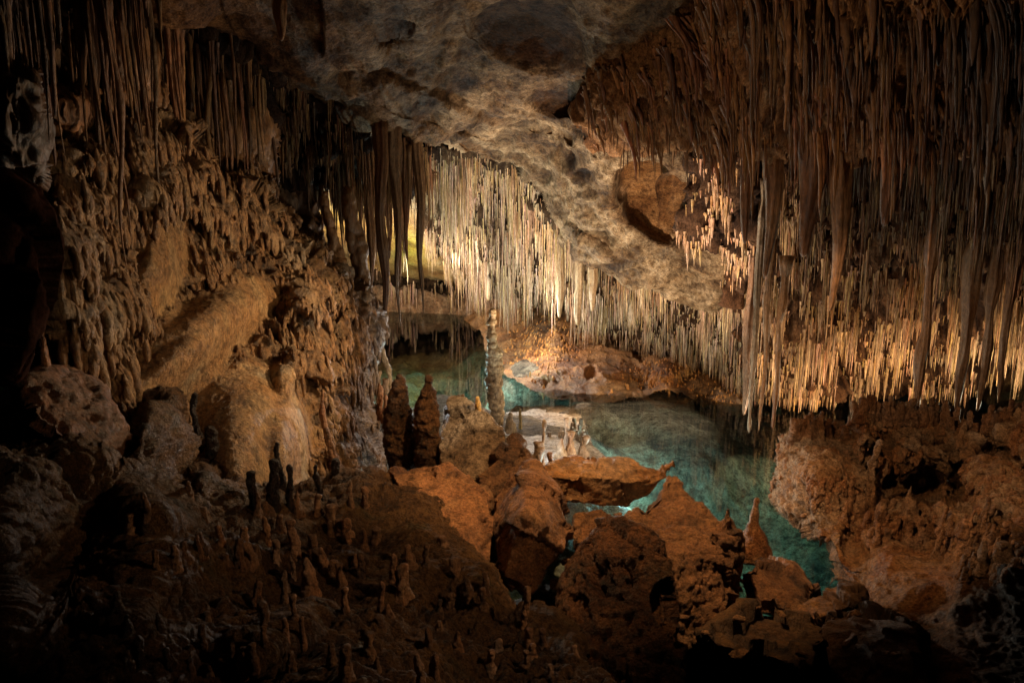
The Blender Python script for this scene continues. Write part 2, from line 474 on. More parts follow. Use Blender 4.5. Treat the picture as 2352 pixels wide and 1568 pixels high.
M_root = limestone('shadowed_ceiling_rock', [(0.16, 0.09, 0.05), (0.30, 0.19, 0.11), (0.42, 0.29, 0.18), (0.50, 0.38, 0.26)], scale=1.6, streak=2.5, bump=0.8, bumpscale=30, speck=0.5, rough_=0.75, spec=0.1, grain=0.008)
M_near = limestone('near_dull_rock', [(0.05, 0.03, 0.022), (0.10, 0.06, 0.04), (0.14, 0.08, 0.06)], scale=2.5, bump=0.3, bumpscale=20, speck=0.3, rough_=0.9, spec=0.03)

def water_material():
    m = bpy.data.materials.new('pool_water'); m.use_nodes = True
    nt = m.node_tree; N = nt.nodes; L = nt.links; N.clear()
    out = N.new('ShaderNodeOutputMaterial'); mix = N.new('ShaderNodeMixShader')
    tr = N.new('ShaderNodeBsdfTransparent'); gl = N.new('ShaderNodeBsdfGlossy'); fr = N.new('ShaderNodeFresnel')
    gl.inputs['Roughness'].default_value = 0.03; fr.inputs[0].default_value = 1.33
    no = N.new('ShaderNodeTexNoise'); no.inputs['Scale'].default_value = 2.5; no.inputs['Detail'].default_value = 3
    geo = N.new('ShaderNodeNewGeometry'); L.new(geo.outputs['Position'], no.inputs['Vector'])
    bu = N.new('ShaderNodeBump'); bu.inputs['Strength'].default_value = 0.06; bu.inputs['Distance'].default_value = 0.02
    L.new(no.outputs[0], bu.inputs['Height']); L.new(bu.outputs[0], gl.inputs['Normal']); L.new(bu.outputs[0], fr.inputs['Normal'])
    L.new(fr.outputs[0], mix.inputs[0]); L.new(tr.outputs[0], mix.inputs[1]); L.new(gl.outputs[0], mix.inputs[2])
    ab = N.new('ShaderNodeVolumeAbsorption'); ab.inputs['Color'].default_value = (0.24, 0.80, 0.80, 1); ab.inputs['Density'].default_value = 0.37
    L.new(mix.outputs[0], out.inputs[0]); L.new(ab.outputs[0], out.inputs['Volume'])
    return m
M_water = water_material()

# ================================================================ CAMERA + WORLD
cam = bpy.data.cameras.new('camera'); co = bpy.data.objects.new('camera', cam); COL.objects.link(co)
co.location = (0, 0, 3.5); co.rotation_euler = (math.radians(80), 0, 0)
cam.lens = 24; cam.sensor_width = 36; cam.clip_end = 500; cam.clip_start = 0.05
cam.dof.use_dof = True; cam.dof.focus_distance = 11; cam.dof.aperture_fstop = 9
SC.camera = co
w = bpy.data.worlds.new('World'); SC.world = w; w.use_nodes = True
w.node_tree.nodes['Background'].inputs[0].default_value = (1.0, 0.62, 0.38, 1)
w.node_tree.nodes['Background'].inputs[1].default_value = 0.0012
SC.view_settings.view_transform = 'Standard'; SC.view_settings.look = 'None'; SC.view_settings.exposure = 0
SC.cycles.use_denoising = True
SC.cycles.max_bounces = 5; SC.cycles.diffuse_bounces = 3; SC.cycles.glossy_bounces = 2; SC.cycles.transparent_max_bounces = 8
SC.cycles.sample_clamp_indirect = 3.0

# ================================================================ CEILING, BACK OF THE CAVE
def hollow(u, v, cu, cv, ru, rv, rot, k=1.0):
    ca, sa = math.cos(math.radians(rot)), math.sin(math.radians(rot))
    du = (u - cu) * ca + (v - cv) * sa; dv = -(u - cu) * sa + (v - cv) * ca
    q = np.stack([u / 50, v / 50, u * 0 + cu], -1)
    r = np.sqrt((du / ru) ** 2 + (dv / rv) ** 2) + 0.18 * fbm(q, 1, 3)
    return sstep(1.12, 0.62, r)
def rel_ceiling(p, u, v):
    d1, c1 = rough(p, 0.5, 0.5, 5, 1.0, 0.55)
    d2, c2 = rough(p, 3.0, 0.055, 5, 4.0, 0.6)
    # bedding scallops running down the slab
    pr_ = np.stack([p[:, 0] * 0.75 + p[:, 2] * 0.65, p[:, 1], -p[:, 0] * 0.5 + p[:, 2] * 0.85], -1)
    s = fbm(pr_, 1.5, 5, aniso=(0.5, 0.6, 2.6), off=8, ridged=True)
    e1, g1 = chips(p, 0.8, 0.05, 3.0, (1, 0.4, 1.8))
    d = d1 + d2 + 0.09 * s + e1
    k = 1 - 0.85 * np.maximum(hollow(u, v, 1510, 468, 135, 76, 46), hollow(u, v, 1215, 108, 135, 82, 10))
    h1 = hollow(u, v, 1510, 468, 135, 76, 46); h2 = hollow(u, v, 1215, 108, 135, 82, 10)
    rim = np.exp(-((h1 - 0.25) / 0.2) ** 2) * 0.12 * (h1 > 0.02)
    return d1 * (0.4 + 0.6 * k) + (d - d1) * k - 0.34 * h1 - 0.16 * h2 + rim * 0.5, np.clip(c2 * 0.7 + 0.35 - s * 0.6, 0, 1) * k
ceil_poly = [(300, -260), (320, -10), (420, 60), (560, 112), (625, 135), (700, 190), (780, 235), (860, 268), (910, 262), (960, 290), (1000, 345), (1090, 365), (1165, 385),
             (1215, 440), (1262, 505), (1310, 560), (1380, 612), (1450, 650), (1560, 690), (1640, 705), (1672, 665), (1700, 600), (1660, 540), (1720, 430), (1790, 330),
             (1830, 200), (1900, 0), (1900, -260)]
ceil_ctrl = [(300, -260, 4.0), (1200, -260, 4.6), (1900, -260, 4.2), (320, 0, 6.0), (700, 0, 6.8), (1200, 0, 7.5), (1600, 0, 7.4), (1900, 0, 6.6),
             (625, 135, 8.6), (860, 265, 10.2), (960, 290, 11), (900, 150, 8.9), (1200, 200, 9.5), (1450, 250, 9.8), (1165, 380, 13.6), (1262, 500, 14.0), (1380, 610, 13.8),
             (1560, 690, 13.2), (1660, 695, 12.6), (1400, 400, 11.8), (1500, 560, 12.3), (1640, 620, 12.0), (1560, 370, 10.9), (1700, 420, 10.4), (1790, 300, 9.2)]
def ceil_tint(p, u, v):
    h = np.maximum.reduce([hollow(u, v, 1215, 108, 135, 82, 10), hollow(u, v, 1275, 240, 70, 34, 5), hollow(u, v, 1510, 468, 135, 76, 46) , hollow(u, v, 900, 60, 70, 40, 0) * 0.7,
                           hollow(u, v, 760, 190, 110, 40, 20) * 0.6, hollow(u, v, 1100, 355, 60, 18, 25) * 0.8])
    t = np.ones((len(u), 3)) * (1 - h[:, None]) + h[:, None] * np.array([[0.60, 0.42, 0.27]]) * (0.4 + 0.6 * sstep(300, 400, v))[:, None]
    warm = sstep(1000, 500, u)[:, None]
    up = sstep(420, 120, v)[:, None]  # darkens the tint upward, lamp falloff put into the colour
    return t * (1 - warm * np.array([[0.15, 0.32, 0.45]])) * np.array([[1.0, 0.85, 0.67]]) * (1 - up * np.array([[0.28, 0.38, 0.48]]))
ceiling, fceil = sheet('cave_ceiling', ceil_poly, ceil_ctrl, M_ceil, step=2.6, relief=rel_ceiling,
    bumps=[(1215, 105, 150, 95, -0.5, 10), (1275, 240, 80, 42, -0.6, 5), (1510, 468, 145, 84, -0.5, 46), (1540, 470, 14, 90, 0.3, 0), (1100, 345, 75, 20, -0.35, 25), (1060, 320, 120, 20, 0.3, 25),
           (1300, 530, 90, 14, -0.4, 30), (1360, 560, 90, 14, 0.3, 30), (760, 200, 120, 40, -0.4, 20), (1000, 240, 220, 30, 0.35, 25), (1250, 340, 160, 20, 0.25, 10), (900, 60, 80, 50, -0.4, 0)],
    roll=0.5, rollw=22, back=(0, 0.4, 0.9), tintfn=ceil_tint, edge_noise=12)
tag(ceiling, kind='structure')

def rel_back(p, u, v):
    d1, c1 = rough(p, 0.5, 0.3, 4, 21.0); d2, c2 = rough(p, 2.2, 0.06, 4, 3.0)
    return d1 + d2, c2 * 0.5
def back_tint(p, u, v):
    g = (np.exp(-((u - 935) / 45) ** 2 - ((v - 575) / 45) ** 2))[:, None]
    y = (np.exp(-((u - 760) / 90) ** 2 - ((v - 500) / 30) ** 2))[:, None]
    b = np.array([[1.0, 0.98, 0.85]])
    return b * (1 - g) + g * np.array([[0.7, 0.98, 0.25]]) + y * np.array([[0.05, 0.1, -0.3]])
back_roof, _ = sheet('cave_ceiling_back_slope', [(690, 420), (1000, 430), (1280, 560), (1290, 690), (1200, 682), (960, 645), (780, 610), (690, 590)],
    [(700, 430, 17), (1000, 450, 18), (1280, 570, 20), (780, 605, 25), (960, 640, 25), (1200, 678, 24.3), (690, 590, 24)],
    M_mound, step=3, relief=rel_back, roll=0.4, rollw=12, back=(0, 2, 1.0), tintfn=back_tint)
tag(back_roof, kind='structure')
def rel_fw(p, u, v):
    d, c = folds(p, 3.0, 0.12, 2.0, 0.4); d2, c2 = rough(p, 1.2, 0.2, 4, 5.0)
    return d + d2, c
far_wall, _ = sheet('cave_wall_far_end', [(640, 560), (1300, 600), (1320, 745), (640, 745)],
    [(640, 560, 26), (1300, 600, 25), (1320, 740, 23), (640, 740, 27), (950, 715, 26.4), (950, 650, 26.8)], M_wall, step=3, relief=rel_fw, back=(0, 2, 0),
    tint=(1.35, 1.15, 1.1))
tag(far_wall, kind='structure')
right_back, _ = sheet('cave_wall_right_back', [(1700, 820), (2460, 800), (2460, 1040), (1700, 1040)],
    [(1700, 820, 16.5), (2460, 800, 14.5), (2460, 1040, 13), (1700, 1040, 14.5), (2000, 900, 15.4)], M_mound, step=4, relief=rel_fw, back=(0, 2, 0), tint=(1.2, 1.1, 1.0))
tag(right_back, kind='structure')

# ================================================================ STALACTITES
STAL = []
def add_stal(root, L, r, tint, fld, seed, sweep=(0, 0, 0), wob=0.02, pw=0.7, lump=0.4, tip=0.10):
    STAL.append(dict(root=np.asarray(root, float), L=L, r=r, tint=tint, fld=fld, seed=seed, sweep=np.asarray(sweep, float), wob=wob, pw=pw, lump=lump, tip=tip))
FIELDS = {}
def stal_mesh(s, sides, rings):
    t = np.linspace(0, 1, rings) ** 0.9
    L, r = s['L'], s['r']; sd = s['seed']
    path = s['root'][None] + np.stack([np.zeros(rings), np.zeros(rings), -L * t], -1)
    k = (1 - t)[:, None] ** 2.5
    path += s['sweep'][None] * k
    z = path[:, 2] * 1.7
    path[:, 0] += s['wob'] * L * (np.sin(z * 2.1 + sd) - np.sin(z[0] * 2.1 + sd)) * 0.6
    path[:, 1] += s['wob'] * L * (np.sin(z * 1.7 + sd * 1.3) - np.sin(z[0] * 1.7 + sd * 1.3)) * 0.6
    path[0, 2] += r * 1.5
    rad = r * ((1 - t) ** s['pw'] * (1 - s['tip']) + s['tip'])
    rad[0] *= 1.3
    rad *= 1 + 0.28 * vnoise(np.stack([t * L / max(r, 0.008) * 0.18, t * 0 + sd, t * 0 + 2.2], -1))
    rad[-1] *= 0.35
    V, Q, a, b = tube(path, rad, sides, s['lump'], 0.35 / max(r, 0.01), sd, ribs=(5 + int(sd * 7) % 4) if sides >= 18 else 0)
    Fq = np.vstack([Q, np.c_[a, a[:, 2]], np.c_[b, b[:, 2]]])
    return V, Q, a, b

def field(name, poly, ctrl, n, Lr, rr, tint, label, group, matroot, relief=None, sweep=None, rootstep=4, minz=0.05, skew=2.6, tintvar=0.25, Lfn=None, roottint=(0.55, 0.45, 0.4),
          rlL=0.5, make_root=True, wob=0.02, expand=14, pw=0.7, rb=(0, 1.0, 0.6), seed=1, tier=True, tmul=None, bundle=0.14, rootk=0.42):
    rg = np.random.default_rng(seed + 100)
    f = rbf_fit(ctrl)
    if make_root:
        if relief is None:
            def relief(p, u, v):
                d1, c1 = rough(p, 1.3, 0.5, 5, seed * 3.3); d2, c2 = flutes(p, 0.5, 0.12, 12.0, seed)
                rg_, cg = ridges(u, v, 0.0, 9.0, 120.0, 0.07, seed)
                d2 = d2 + rg_; c2 = np.clip(c2 * 0.6 + cg, 0, 1)
                return d1 + d2, np.clip(c1 * 0.5 + c2 + 0.1, 0, 1)
        o, _ = sheet(name, poly, ctrl, M_root, step=rootstep, relief=relief, back=rb, tint=tuple(np.array(roottint) * rootk), edge_noise=16, roll=0.25, rollw=15)  # tint darkened by rootk, painting shade into the gaps between straws
        tag(o, kind='structure')
    us = np.array(poly)
    cnt = 0; FIELDS[name] = (label, group)
    while cnt < n:
        u = rg.uniform(us[:, 0].min(), us[:, 0].max(), 400); v = rg.uniform(us[:, 1].min(), us[:, 1].max(), 400)
        ok = inpoly(u + 30 * vnoise(np.stack([u / 45, v / 45, u * 0 + seed * 5], -1)), v + 38 * vnoise(np.stack([u / 40, v / 90, u * 0 + seed * 9], -1)), poly)
        # clustering
        cl = vnoise(np.stack([u / 35, v / 35, u * 0 + seed], -1))
        cl2 = vnoise(np.stack([u / 14, v / 40, u * 0 + seed + 7], -1))
        ok &= rg.random(400) < (0.42 if seed in (1, 2) else 0.12) + 1.6 * np.maximum(cl + 0.2, 0) + 0.5 * cl2
        u, v = u[ok], v[ok]
        Y = f(u, v); R = P(u, v, Y)
        if name in GRID and make_root:
            g0, g1, gs, gg = GRID[name]
            R = gg[np.clip(np.rint((v - g1) / gs).astype(int), 0, gg.shape[0] - 1), np.clip(np.rint((u - g0) / gs).astype(int), 0, gg.shape[1] - 1)]
        for i in range(len(u)):
            if cnt >= n: break
            x = rg.random() ** skew
            L = Lr[0] + (Lr[1] - Lr[0]) * x
            if Lfn is not None: L *= Lfn(u[i], v[i])
            if tier: L *= max(0.25, 0.9 + 1.0 * float(vnoise(np.array([[u[i] / 16, v[i] / 60, seed]]))[0]))
            L = min(L, R[i, 2] - minz)
            if L < 0.06: continue
            r = (rr[0] + (rr[1] - rr[0]) * (rlL * x + (1 - rlL) * rg.random() ** 3))
            tn = np.array(tint) * (1 + tintvar * rg.uniform(-1.6, 1)) * np.array([1, 1 - 0.2 * rg.random() ** 2, 1 - 0.4 * rg.random() ** 2]) * (1.35 if rg.random() < 0.2 else 1)
            tn = tn * (1 + 0.45 * float(vnoise(np.array([[u[i] / 55, v[i] / 80, seed + 3.3]]))[0])) * (1 if tmul is None else tmul(u[i], v[i]))
            sw = (0, 0, 0) if sweep is None else np.array(sweep(u[i], v[i])) * rg.uniform(0.6, 1.3) * L
            add_stal(R[i], L, r, tn, name, rg.uniform(0, 50), sw, wob * rg.uniform(0.2, 1.6), pw * rg.uniform(0.7, 1.6))
            cnt += 1
            if rg.random() < bundle:
                nb = rg.integers(4, 11); rb_ = r * rg.uniform(2.0, 4.5)
                for q_ in range(nb):
                    an = rg.uniform(0, 6.28); rr_ = rb_ * math.sqrt(rg.random())
                    L2 = L * (1.05 - 0.75 * rr_ / rb_) * rg.uniform(0.45, 1.0)
                    add_stal(R[i] + np.array([rr_ * math.cos(an), rr_ * math.sin(an), 0.02]), L2, r * rg.uniform(0.35, 0.9), tn * rg.uniform(0.75, 1.2), name, rg.uniform(0, 50), sw, wob, pw * rg.uniform(0.7, 1.6))
                cnt += nb * 0.6
    return f

F = 1568.0
field('cave_ceiling_over_inner_pool', [(955, 350), (1000, 325), (1165, 345), (1290, 490), (1410, 590), (1370, 690), (1330, 730), (1240, 712), (1120, 668), (1060, 625), (985, 600)],
    [(965, 370, 15.5), (1160, 365, 14.9), (1275, 500, 14.7), (1395, 605, 14.5), (990, 590, 21.5), (1110, 660, 20.5), (1240, 705, 18.5), (1340, 720, 16.6), (1100, 500, 17.8), (1200, 560, 17)],
    8000, (0.06, 1.0), (0.005, 0.021), (1.15, 1.06, 0.98), 'thin pale straw stalactite in the lit curtain over the far end of the pool', 'pale straw stalactites over the inner pool', M_stal, seed=1, roottint=(0.75, 0.62, 0.5))
field('cave_ceiling_over_shore', [(1330, 560), (1400, 585), (1560, 660), (1650, 670), (1700, 620), (1765, 700), (1775, 880), (1740, 915), (1700, 905), (1560, 845), (1450, 795), (1350, 750), (1320, 690)],
    [(1330, 570, 14.7), (1380, 590, 14.6), (1560, 670, 14.0), (1660, 680, 13.0), (1760, 700, 11.6), (1320, 740, 17), (1450, 790, 16.4), (1600, 850, 15), (1700, 890, 13.8), (1760, 890, 12.7)],
    10000, (0.05, 0.72), (0.005, 0.019), (1.0, 0.88, 0.76), 'thin straw stalactite in the dense curtain hanging over the ochre shore', 'dense straw stalactites over the ochre shore', M_stal, seed=2, roottint=(0.6, 0.42, 0.3))
field('cave_ceiling_right_low', [(1690, 350), (1990, 340), (2440, 320), (2440, 850), (2300, 865), (2180, 905), (2000, 925), (1900, 935), (1800, 935), (1740, 910), (1690, 700)],
    [(1700, 350, 9.6), (2000, 360, 8.4), (2352, 340, 7.6), (1720, 650, 11.4), (1760, 900, 12.4), (1850, 930, 12.6), (2000, 900, 12.8), (2200, 890, 12.8), (2400, 870, 12), (2000, 600, 10), (2200, 600, 9.6), (2400, 600, 9)],
    8500, (0.04, 0.55), (0.005, 0.026), (0.82, 0.62, 0.44), 'brown stalactite in the broad curtain above the right hand ledge', 'brown stalactites above the right ledge', M_stal, seed=3, rootk=0.9, rootstep=3, tmul=lambda u, v: 0.35 + 0.85 * float(sstep(380, 800, v)) if u > 1850 else 0.7 + 0.4 * float(sstep(450, 800, v)), roottint=(0.4, 0.26, 0.18))  # tints darker upward, painting in the shade of the recess under the lip
field('cave_ceiling_left_cluster', [(600, 120), (640, 160), (860, 285), (960, 300), (1000, 345), (985, 400), (955, 440), (860, 455), (780, 435), (700, 418), (600, 400), (430, 390), (400, 250)],
    [(620, 130, 8.9), (860, 290, 10.5), (980, 325, 11.6), (960, 450, 12.6), (700, 470, 12), (600, 400, 11), (430, 380, 9.5), (400, 250, 8.6), (800, 380, 11.4)],
    3400, (0.12, 1.1), (0.006, 0.028), (0.5, 0.36, 0.25), 'dark straw stalactite in the shadowed cluster left of the bare ceiling slab', 'dark straw stalactites left of the slab', M_stal, seed=4, roottint=(0.3, 0.2, 0.14), Lfn=lambda u, v: 0.4 + 0.6 * float(sstep(740, 860, u)))
field('cave_ceiling_cluster_spikes', [(690, 380), (800, 330), (960, 350), (965, 440), (860, 450), (700, 420)],
    [(690, 380, 11.2), (800, 330, 10.6), (960, 350, 11.2), (965, 440, 12.2), (860, 450, 12), (700, 420, 11.6)],
    130, (0.4, 1.25), (0.012, 0.042), (0.45, 0.31, 0.2), 'tapering brown spike in the bundle left of the bare ceiling slab', 'tapering spikes in the bundle left of the slab', M_stal, seed=12, make_root=False, pw=0.9, skew=1.2, bundle=0.3, Lfn=lambda u, v: 0.5 + 0.5 * float(sstep(740, 860, u)))
field('cave_ceiling_upper_left', [(-60, -120), (330, -80), (430, 60), (620, 125), (600, 300), (430, 300), (250, 200), (100, 150), (-60, 120)],
    [(-60, -60, 4.2), (0, 0, 4.8), (330, 0, 6.4), (620, 130, 8.7), (0, 110, 5.4), (430, 300, 8.8), (600, 300, 9.7), (250, 150, 7)],
    650, (0.15, 1.9), (0.007, 0.045), (0.42, 0.31, 0.21), 'long brown stalactite in the dark upper left corner', 'long brown stalactites in the upper left corner', M_drape, seed=5, roottint=(0.3, 0.2, 0.14))
def rel_ur(p, u, v):
    k = sstep(1640, 1780, u)
    d1, c1 = rough(p, 0.8, 0.22, 4, 19.0)
    a1, b1 = ridges(u, v, 0.62, 15.0, 190.0, 0.11, 2.0); a2, b2 = ridges(u, v, 0.12, 24.0, 260.0, 0.17, 5.0); a3, b3 = ridges(u, v, 0.2, 8.0, 110.0, 0.04, 9.0)
    t_ = (v + 26 * vnoise(np.stack([u / 28, v * 0, u * 0], -1)) + 0.25 * u) / 120.0; s_ = t_ - np.floor(t_)
    step_ = 0.10 * (s_ - 0.5) * (s_ < 0.93)
    return d1 + a1 * (1 - k) + a2 * k + a3 + step_ + 0.1, np.clip((b1 * (1 - k) + b2 * k) * 0.9 + b3 * 0.4, 0, 1)
def swp(u, v):
    k = 0.22 if u < 1700 else 0.07
    return (-k, 0.1, 0.35 * k)
field('cave_ceiling_upper_right', [(1365, 235), (1400, 150), (1500, 85), (1600, 50), (1650, 0), (1640, -120), (2460, -120), (2460, 320), (2200, 330), (2000, 335), (1900, 320), (1720, 325), (1560, 315), (1385, 312)],
    [(1380, 310, 9.9), (1365, 235, 9.5), (1400, 150, 8.95), (1500, 85, 8.2), (1600, 50, 7.65), (1650, 0, 7.15), (1450, 260, 8.9), (1560, 170, 8.0), (1740, 60, 6.7), (1700, -60, 6.4), (2400, -60, 4.6), (2440, 320, 6.2), (2000, 335, 7.2), (1720, 330, 8.3), (1560, 320, 8.9), (2000, 120, 6.2)],
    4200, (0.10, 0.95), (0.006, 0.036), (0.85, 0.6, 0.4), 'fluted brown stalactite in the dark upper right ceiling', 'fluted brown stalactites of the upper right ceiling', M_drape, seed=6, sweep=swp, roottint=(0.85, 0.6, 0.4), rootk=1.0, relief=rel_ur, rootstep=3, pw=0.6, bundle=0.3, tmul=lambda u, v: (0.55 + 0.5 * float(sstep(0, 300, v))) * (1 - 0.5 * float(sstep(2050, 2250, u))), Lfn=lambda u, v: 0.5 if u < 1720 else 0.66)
field('cave_ceiling_lip_straws', [(1385, 225), (1480, 200), (1700, 180), (1730, 335), (1560, 325), (1388, 320)],
    [(1380, 310, 9.7), (1385, 225, 9.3), (1450, 260, 8.8), (1640, 180, 8.0), (1720, 330, 8.2), (1560, 320, 8.8)],
    1500, (0.08, 0.42), (0.004, 0.013), (0.7, 0.52, 0.36), 'fine brown straw stalactite in the fringe above the ceiling hollow', 'fine straws in the fringe above the ceiling hollow', M_drape, seed=11, make_root=False, pw=0.4)
field('cave_ceiling_far_lip', [(760, 592), (960, 632), (1240, 675), (1240, 700), (960, 672), (760, 645)],
    [(760, 592, 25), (960, 632, 25), (1240, 675, 24), (1240, 700, 25.2), (960, 672, 26), (760, 645, 26)],
    420, (0.2, 0.95), (0.014, 0.035), (1.0, 0.8, 0.75), 'small stalactite along the far lip above the waterline', 'small stalactites on the far lip above the water', M_stal, seed=7, roottint=(0.6, 0.48, 0.42), tier=False)
field('cave_ceiling_beside_hollow', [(1590, 372), (1630, 350), (1720, 345), (1740, 600), (1700, 680), (1660, 630), (1615, 560), (1585, 440)],
    [(1560, 372, 10.5), (1620, 350, 10.0), (1720, 345, 9.4), (1740, 600, 10.5), (1660, 640, 11.3), (1600, 560, 11.2), (1570, 440, 10.7)],
    420, (0.08, 0.36), (0.012, 0.034), (1.1, 0.85, 0.7), 'stubby pale stalactite on the rough bank beside the smooth ceiling hollow', 'stubby pale stalactites beside the ceiling hollow', M_stal, seed=8, roottint=(0.7, 0.5, 0.4))

# ---- hero stalactites: (u, v_root, v_tip, Y, width px at root, shape, tint, label)
HERO = []
def hero(u, v0, v1, Y, wpx, label, tint=(0.6, 0.36, 0.22), pw=0.7, lump=0.25, wob=0.012, sweep=(0, 0, 0), lean=0, mat=None, tip=0.1):
    HERO.append((u, v0, v1, Y, wpx, label, tint, pw, lump, wob, sweep, lean, mat, tip))
hero(958, 300, 722, 11.2, 27, 'long slim dark stalactite, rightmost of the cluster, ending just above the far waterline', tint=(0.34, 0.23, 0.15), pw=0.95, lump=0.4)
hero(905, 290, 752, 10.4, 25, 'long dark stalactite with a needle tip, second from the right in the cluster', tint=(0.34, 0.23, 0.15), pw=0.95, lump=0.4)
hero(845, 300, 665, 11.2, 28, 'pointed brown stalactite hanging before the yellow lit back slope', tint=(0.6, 0.38, 0.22))
hero(872, 290, 745, 10.0, 28, 'thick stalactite with a torn rusty drapery end, above the thin white column', tint=(0.36, 0.22, 0.13), pw=0.4, lump=0.3)
hero(928, 330, 600, 11.6, 20, 'short slim stalactite before the green patch of the back slope', tint=(0.5, 0.3, 0.2))
hero(890, 400, 596, 11.9, 16, 'thin needle stalactite between the two thick ones', tint=(0.5, 0.3, 0.2))
hero(912, 420, 650, 11.0, 14, 'thin rusty stalactite with a broken tip beside the green patch', tint=(0.6, 0.34, 0.2))
hero(800, 430, 570, 12.0, 14, 'thin needle stalactite in the yellow lit gap', tint=(0.5, 0.3, 0.2))
hero(738, 430, 545, 11.5, 10, 'thinnest needle stalactite at the left of the yellow gap', tint=(0.5, 0.3, 0.2))
hero(1890, 60, 590, 7.4, 120, 'broad cone shaped stalactite with a hooked point, the largest on the right', tint=(0.72, 0.52, 0.36), pw=1.15, lump=0.2, mat='d')
hero(1800, 60, 640, 8.0, 74, 'smooth tapering stalactite left of the broad cone shaped one', tint=(0.72, 0.52, 0.36), pw=1.0, lump=0.2, mat='d')
hero(1965, 60, 715, 7.2, 90, 'long sword shaped stalactite right of the broad cone shaped one', tint=(0.7, 0.5, 0.35), pw=1.1, lump=0.2, mat='d')
hero(1735, 100, 560, 8.6, 60, 'dark tapering stalactite at the left edge of the brown drapery', tint=(0.6, 0.38, 0.25), pw=0.6, mat='d')
hero(2068, 120, 520, 7.0, 64, 'short blunt brown stalactite hanging at the lip of the dark recess', tint=(0.6, 0.38, 0.25), pw=0.6, mat='d')
hero(1757, 420, 995, 9.4, 14, 'long beaded grey stalactite hanging almost to the water', tint=(0.55, 0.45, 0.37), pw=0.25, lump=0.4, wob=0.003)
hero(1777, 560, 990, 9.4, 13, 'beaded orange stalactite beside the long grey one', tint=(0.7, 0.48, 0.32), pw=0.45, lump=0.5)
hero(1805, 600, 985, 9.4, 17, 'knobbly orange stalactite with a forked tip just left of the ledge', tint=(0.7, 0.48, 0.32), pw=0.45, lump=0.5)
hero(1735, 480, 955, 10.4, 24, 'dark brown stalactite standing at the right edge of the pale curtain', tint=(0.5, 0.3, 0.2), pw=0.4, lump=0.3)
hero(2165, 400, 950, 8.9, 30, 'dark ragged stalactite touching the top of the ledge', tint=(0.4, 0.26, 0.18), pw=0.35, lump=0.4)
hero(2250, 520, 955, 9.2, 30, 'ragged dark stalactite in front of the bright right hand glow, leftmost of three', tint=(0.3, 0.2, 0.14), pw=0.5, lump=0.4)
hero(2300, 520, 945, 9.0, 26, 'ragged dark stalactite in front of the bright right hand glow, middle of three', tint=(0.3, 0.2, 0.14), pw=0.5, lump=0.4)
hero(2340, 520, 925, 8.8, 26, 'ragged dark stalactite in front of the bright right hand glow, rightmost of three', tint=(0.3, 0.2, 0.14), pw=0.5, lump=0.4)
hero(1330, 540, 748, 14.6, 26, 'thick cream stalactite at the middle of the pale curtain', tint=(0.95, 0.84, 0.7), pw=0.45, lump=0.3)
hero(1287, 540, 730, 15.0, 20, 'cream stalactite left of the thick cream one', tint=(0.95, 0.84, 0.7), pw=0.4, lump=0.3)
hero(1362, 570, 715, 14.4, 20, 'cream stalactite right of the thick cream one', tint=(0.95, 0.84, 0.7), pw=0.4, lump=0.3)
hero(1120, 610, 690, 19.5, 14, 'white stalactite hanging straight above the tall stalagmite', tint=(1.4, 1.3, 1.1), pw=0.4)
hero(640, -40, 95, 6.6, 26, 'lone pale stalactite hanging from the bare ceiling at the top', tint=(0.8, 0.55, 0.38), pw=0.4)
hero(405, 40, 330, 7.2, 24, 'long thin brown stalactite hanging free in the upper left', tint=(0.7, 0.45, 0.26), pw=0.5)
hero(1427, 330, 392, 11.0, 8, 'small dark stalactite, leftmost under the upper right lip', tint=(0.4, 0.28, 0.2))
hero(1460, 330, 388, 11.0, 7, 'small dark stalactite, middle one under the upper right lip', tint=(0.4, 0.28, 0.2))
hero(1548, 330, 385, 10.6, 8, 'small dark stalactite nearest the ceiling hollow under the upper right lip', tint=(0.4, 0.28, 0.2))

for i, (u, v0, v1, Y, wpx, lab, tint, pw, lump, wob, sweep, lean, mat, tip) in enumerate(HERO):
    R = P(u, v0, Y); z1 = zat(v1, Y); r = wpx / 2 / F * Y
    s = dict(root=R, L=R[2] - z1, r=r, tint=tint, seed=i * 1.37 + 0.4, sweep=np.array(sweep, float), wob=wob, pw=pw, lump=lump, tip=tip)
    V, Q, a, b = stal_mesh(s, 30, 60)
    me = make_mesh('stalactite', V, [list(map(int, q)) for q in Q] + [list(map(int, q)) for q in a] + [list(map(int, q)) for q in b], tint=tint)
    o = link('stalactite', me, M_drape if mat == 'd' else M_stal, origin=R)
    tag(o, lab, 'stalactite')

# ---- individuals (largest in the picture) and the uncountable rest
def prom(s):
    R = s['root']; Y = R[1]
    return s['L'] * s['r'] / Y ** 2
def inview(s):
    R = s['root'] - np.array([0, 0, s['L'] * 0.7]); d = R - EYE
    fz = d[1] * CP - d[2] * SP; up = d[1] * SP + d[2] * CP
    u = CX + F * d[0] / fz; v = CY - F * up / fz
    return 10 < u < 2342 and 10 < v < 1300
order = sorted([s for s in STAL if inview(s)], key=lambda s: -prom(s))
pick = order[:265]; pid = set(id(s) for s in pick)
for s in pick:
    V, Q, a, b = stal_mesh(s, 10, 22)
    me = make_mesh('stalactite', V, [list(map(int, q)) for q in Q] + [list(map(int, q)) for q in a] + [list(map(int, q)) for q in b], tint=s['tint'])
    o = link('stalactite', me, M_stal if s['fld'] not in ('cave_ceiling_upper_left', 'cave_ceiling_upper_right', 'cave_ceiling_lip_straws') else M_drape, origin=s['root'])
    lab, grp = FIELDS[s['fld']]
    tag(o, lab, 'stalactite', grp)
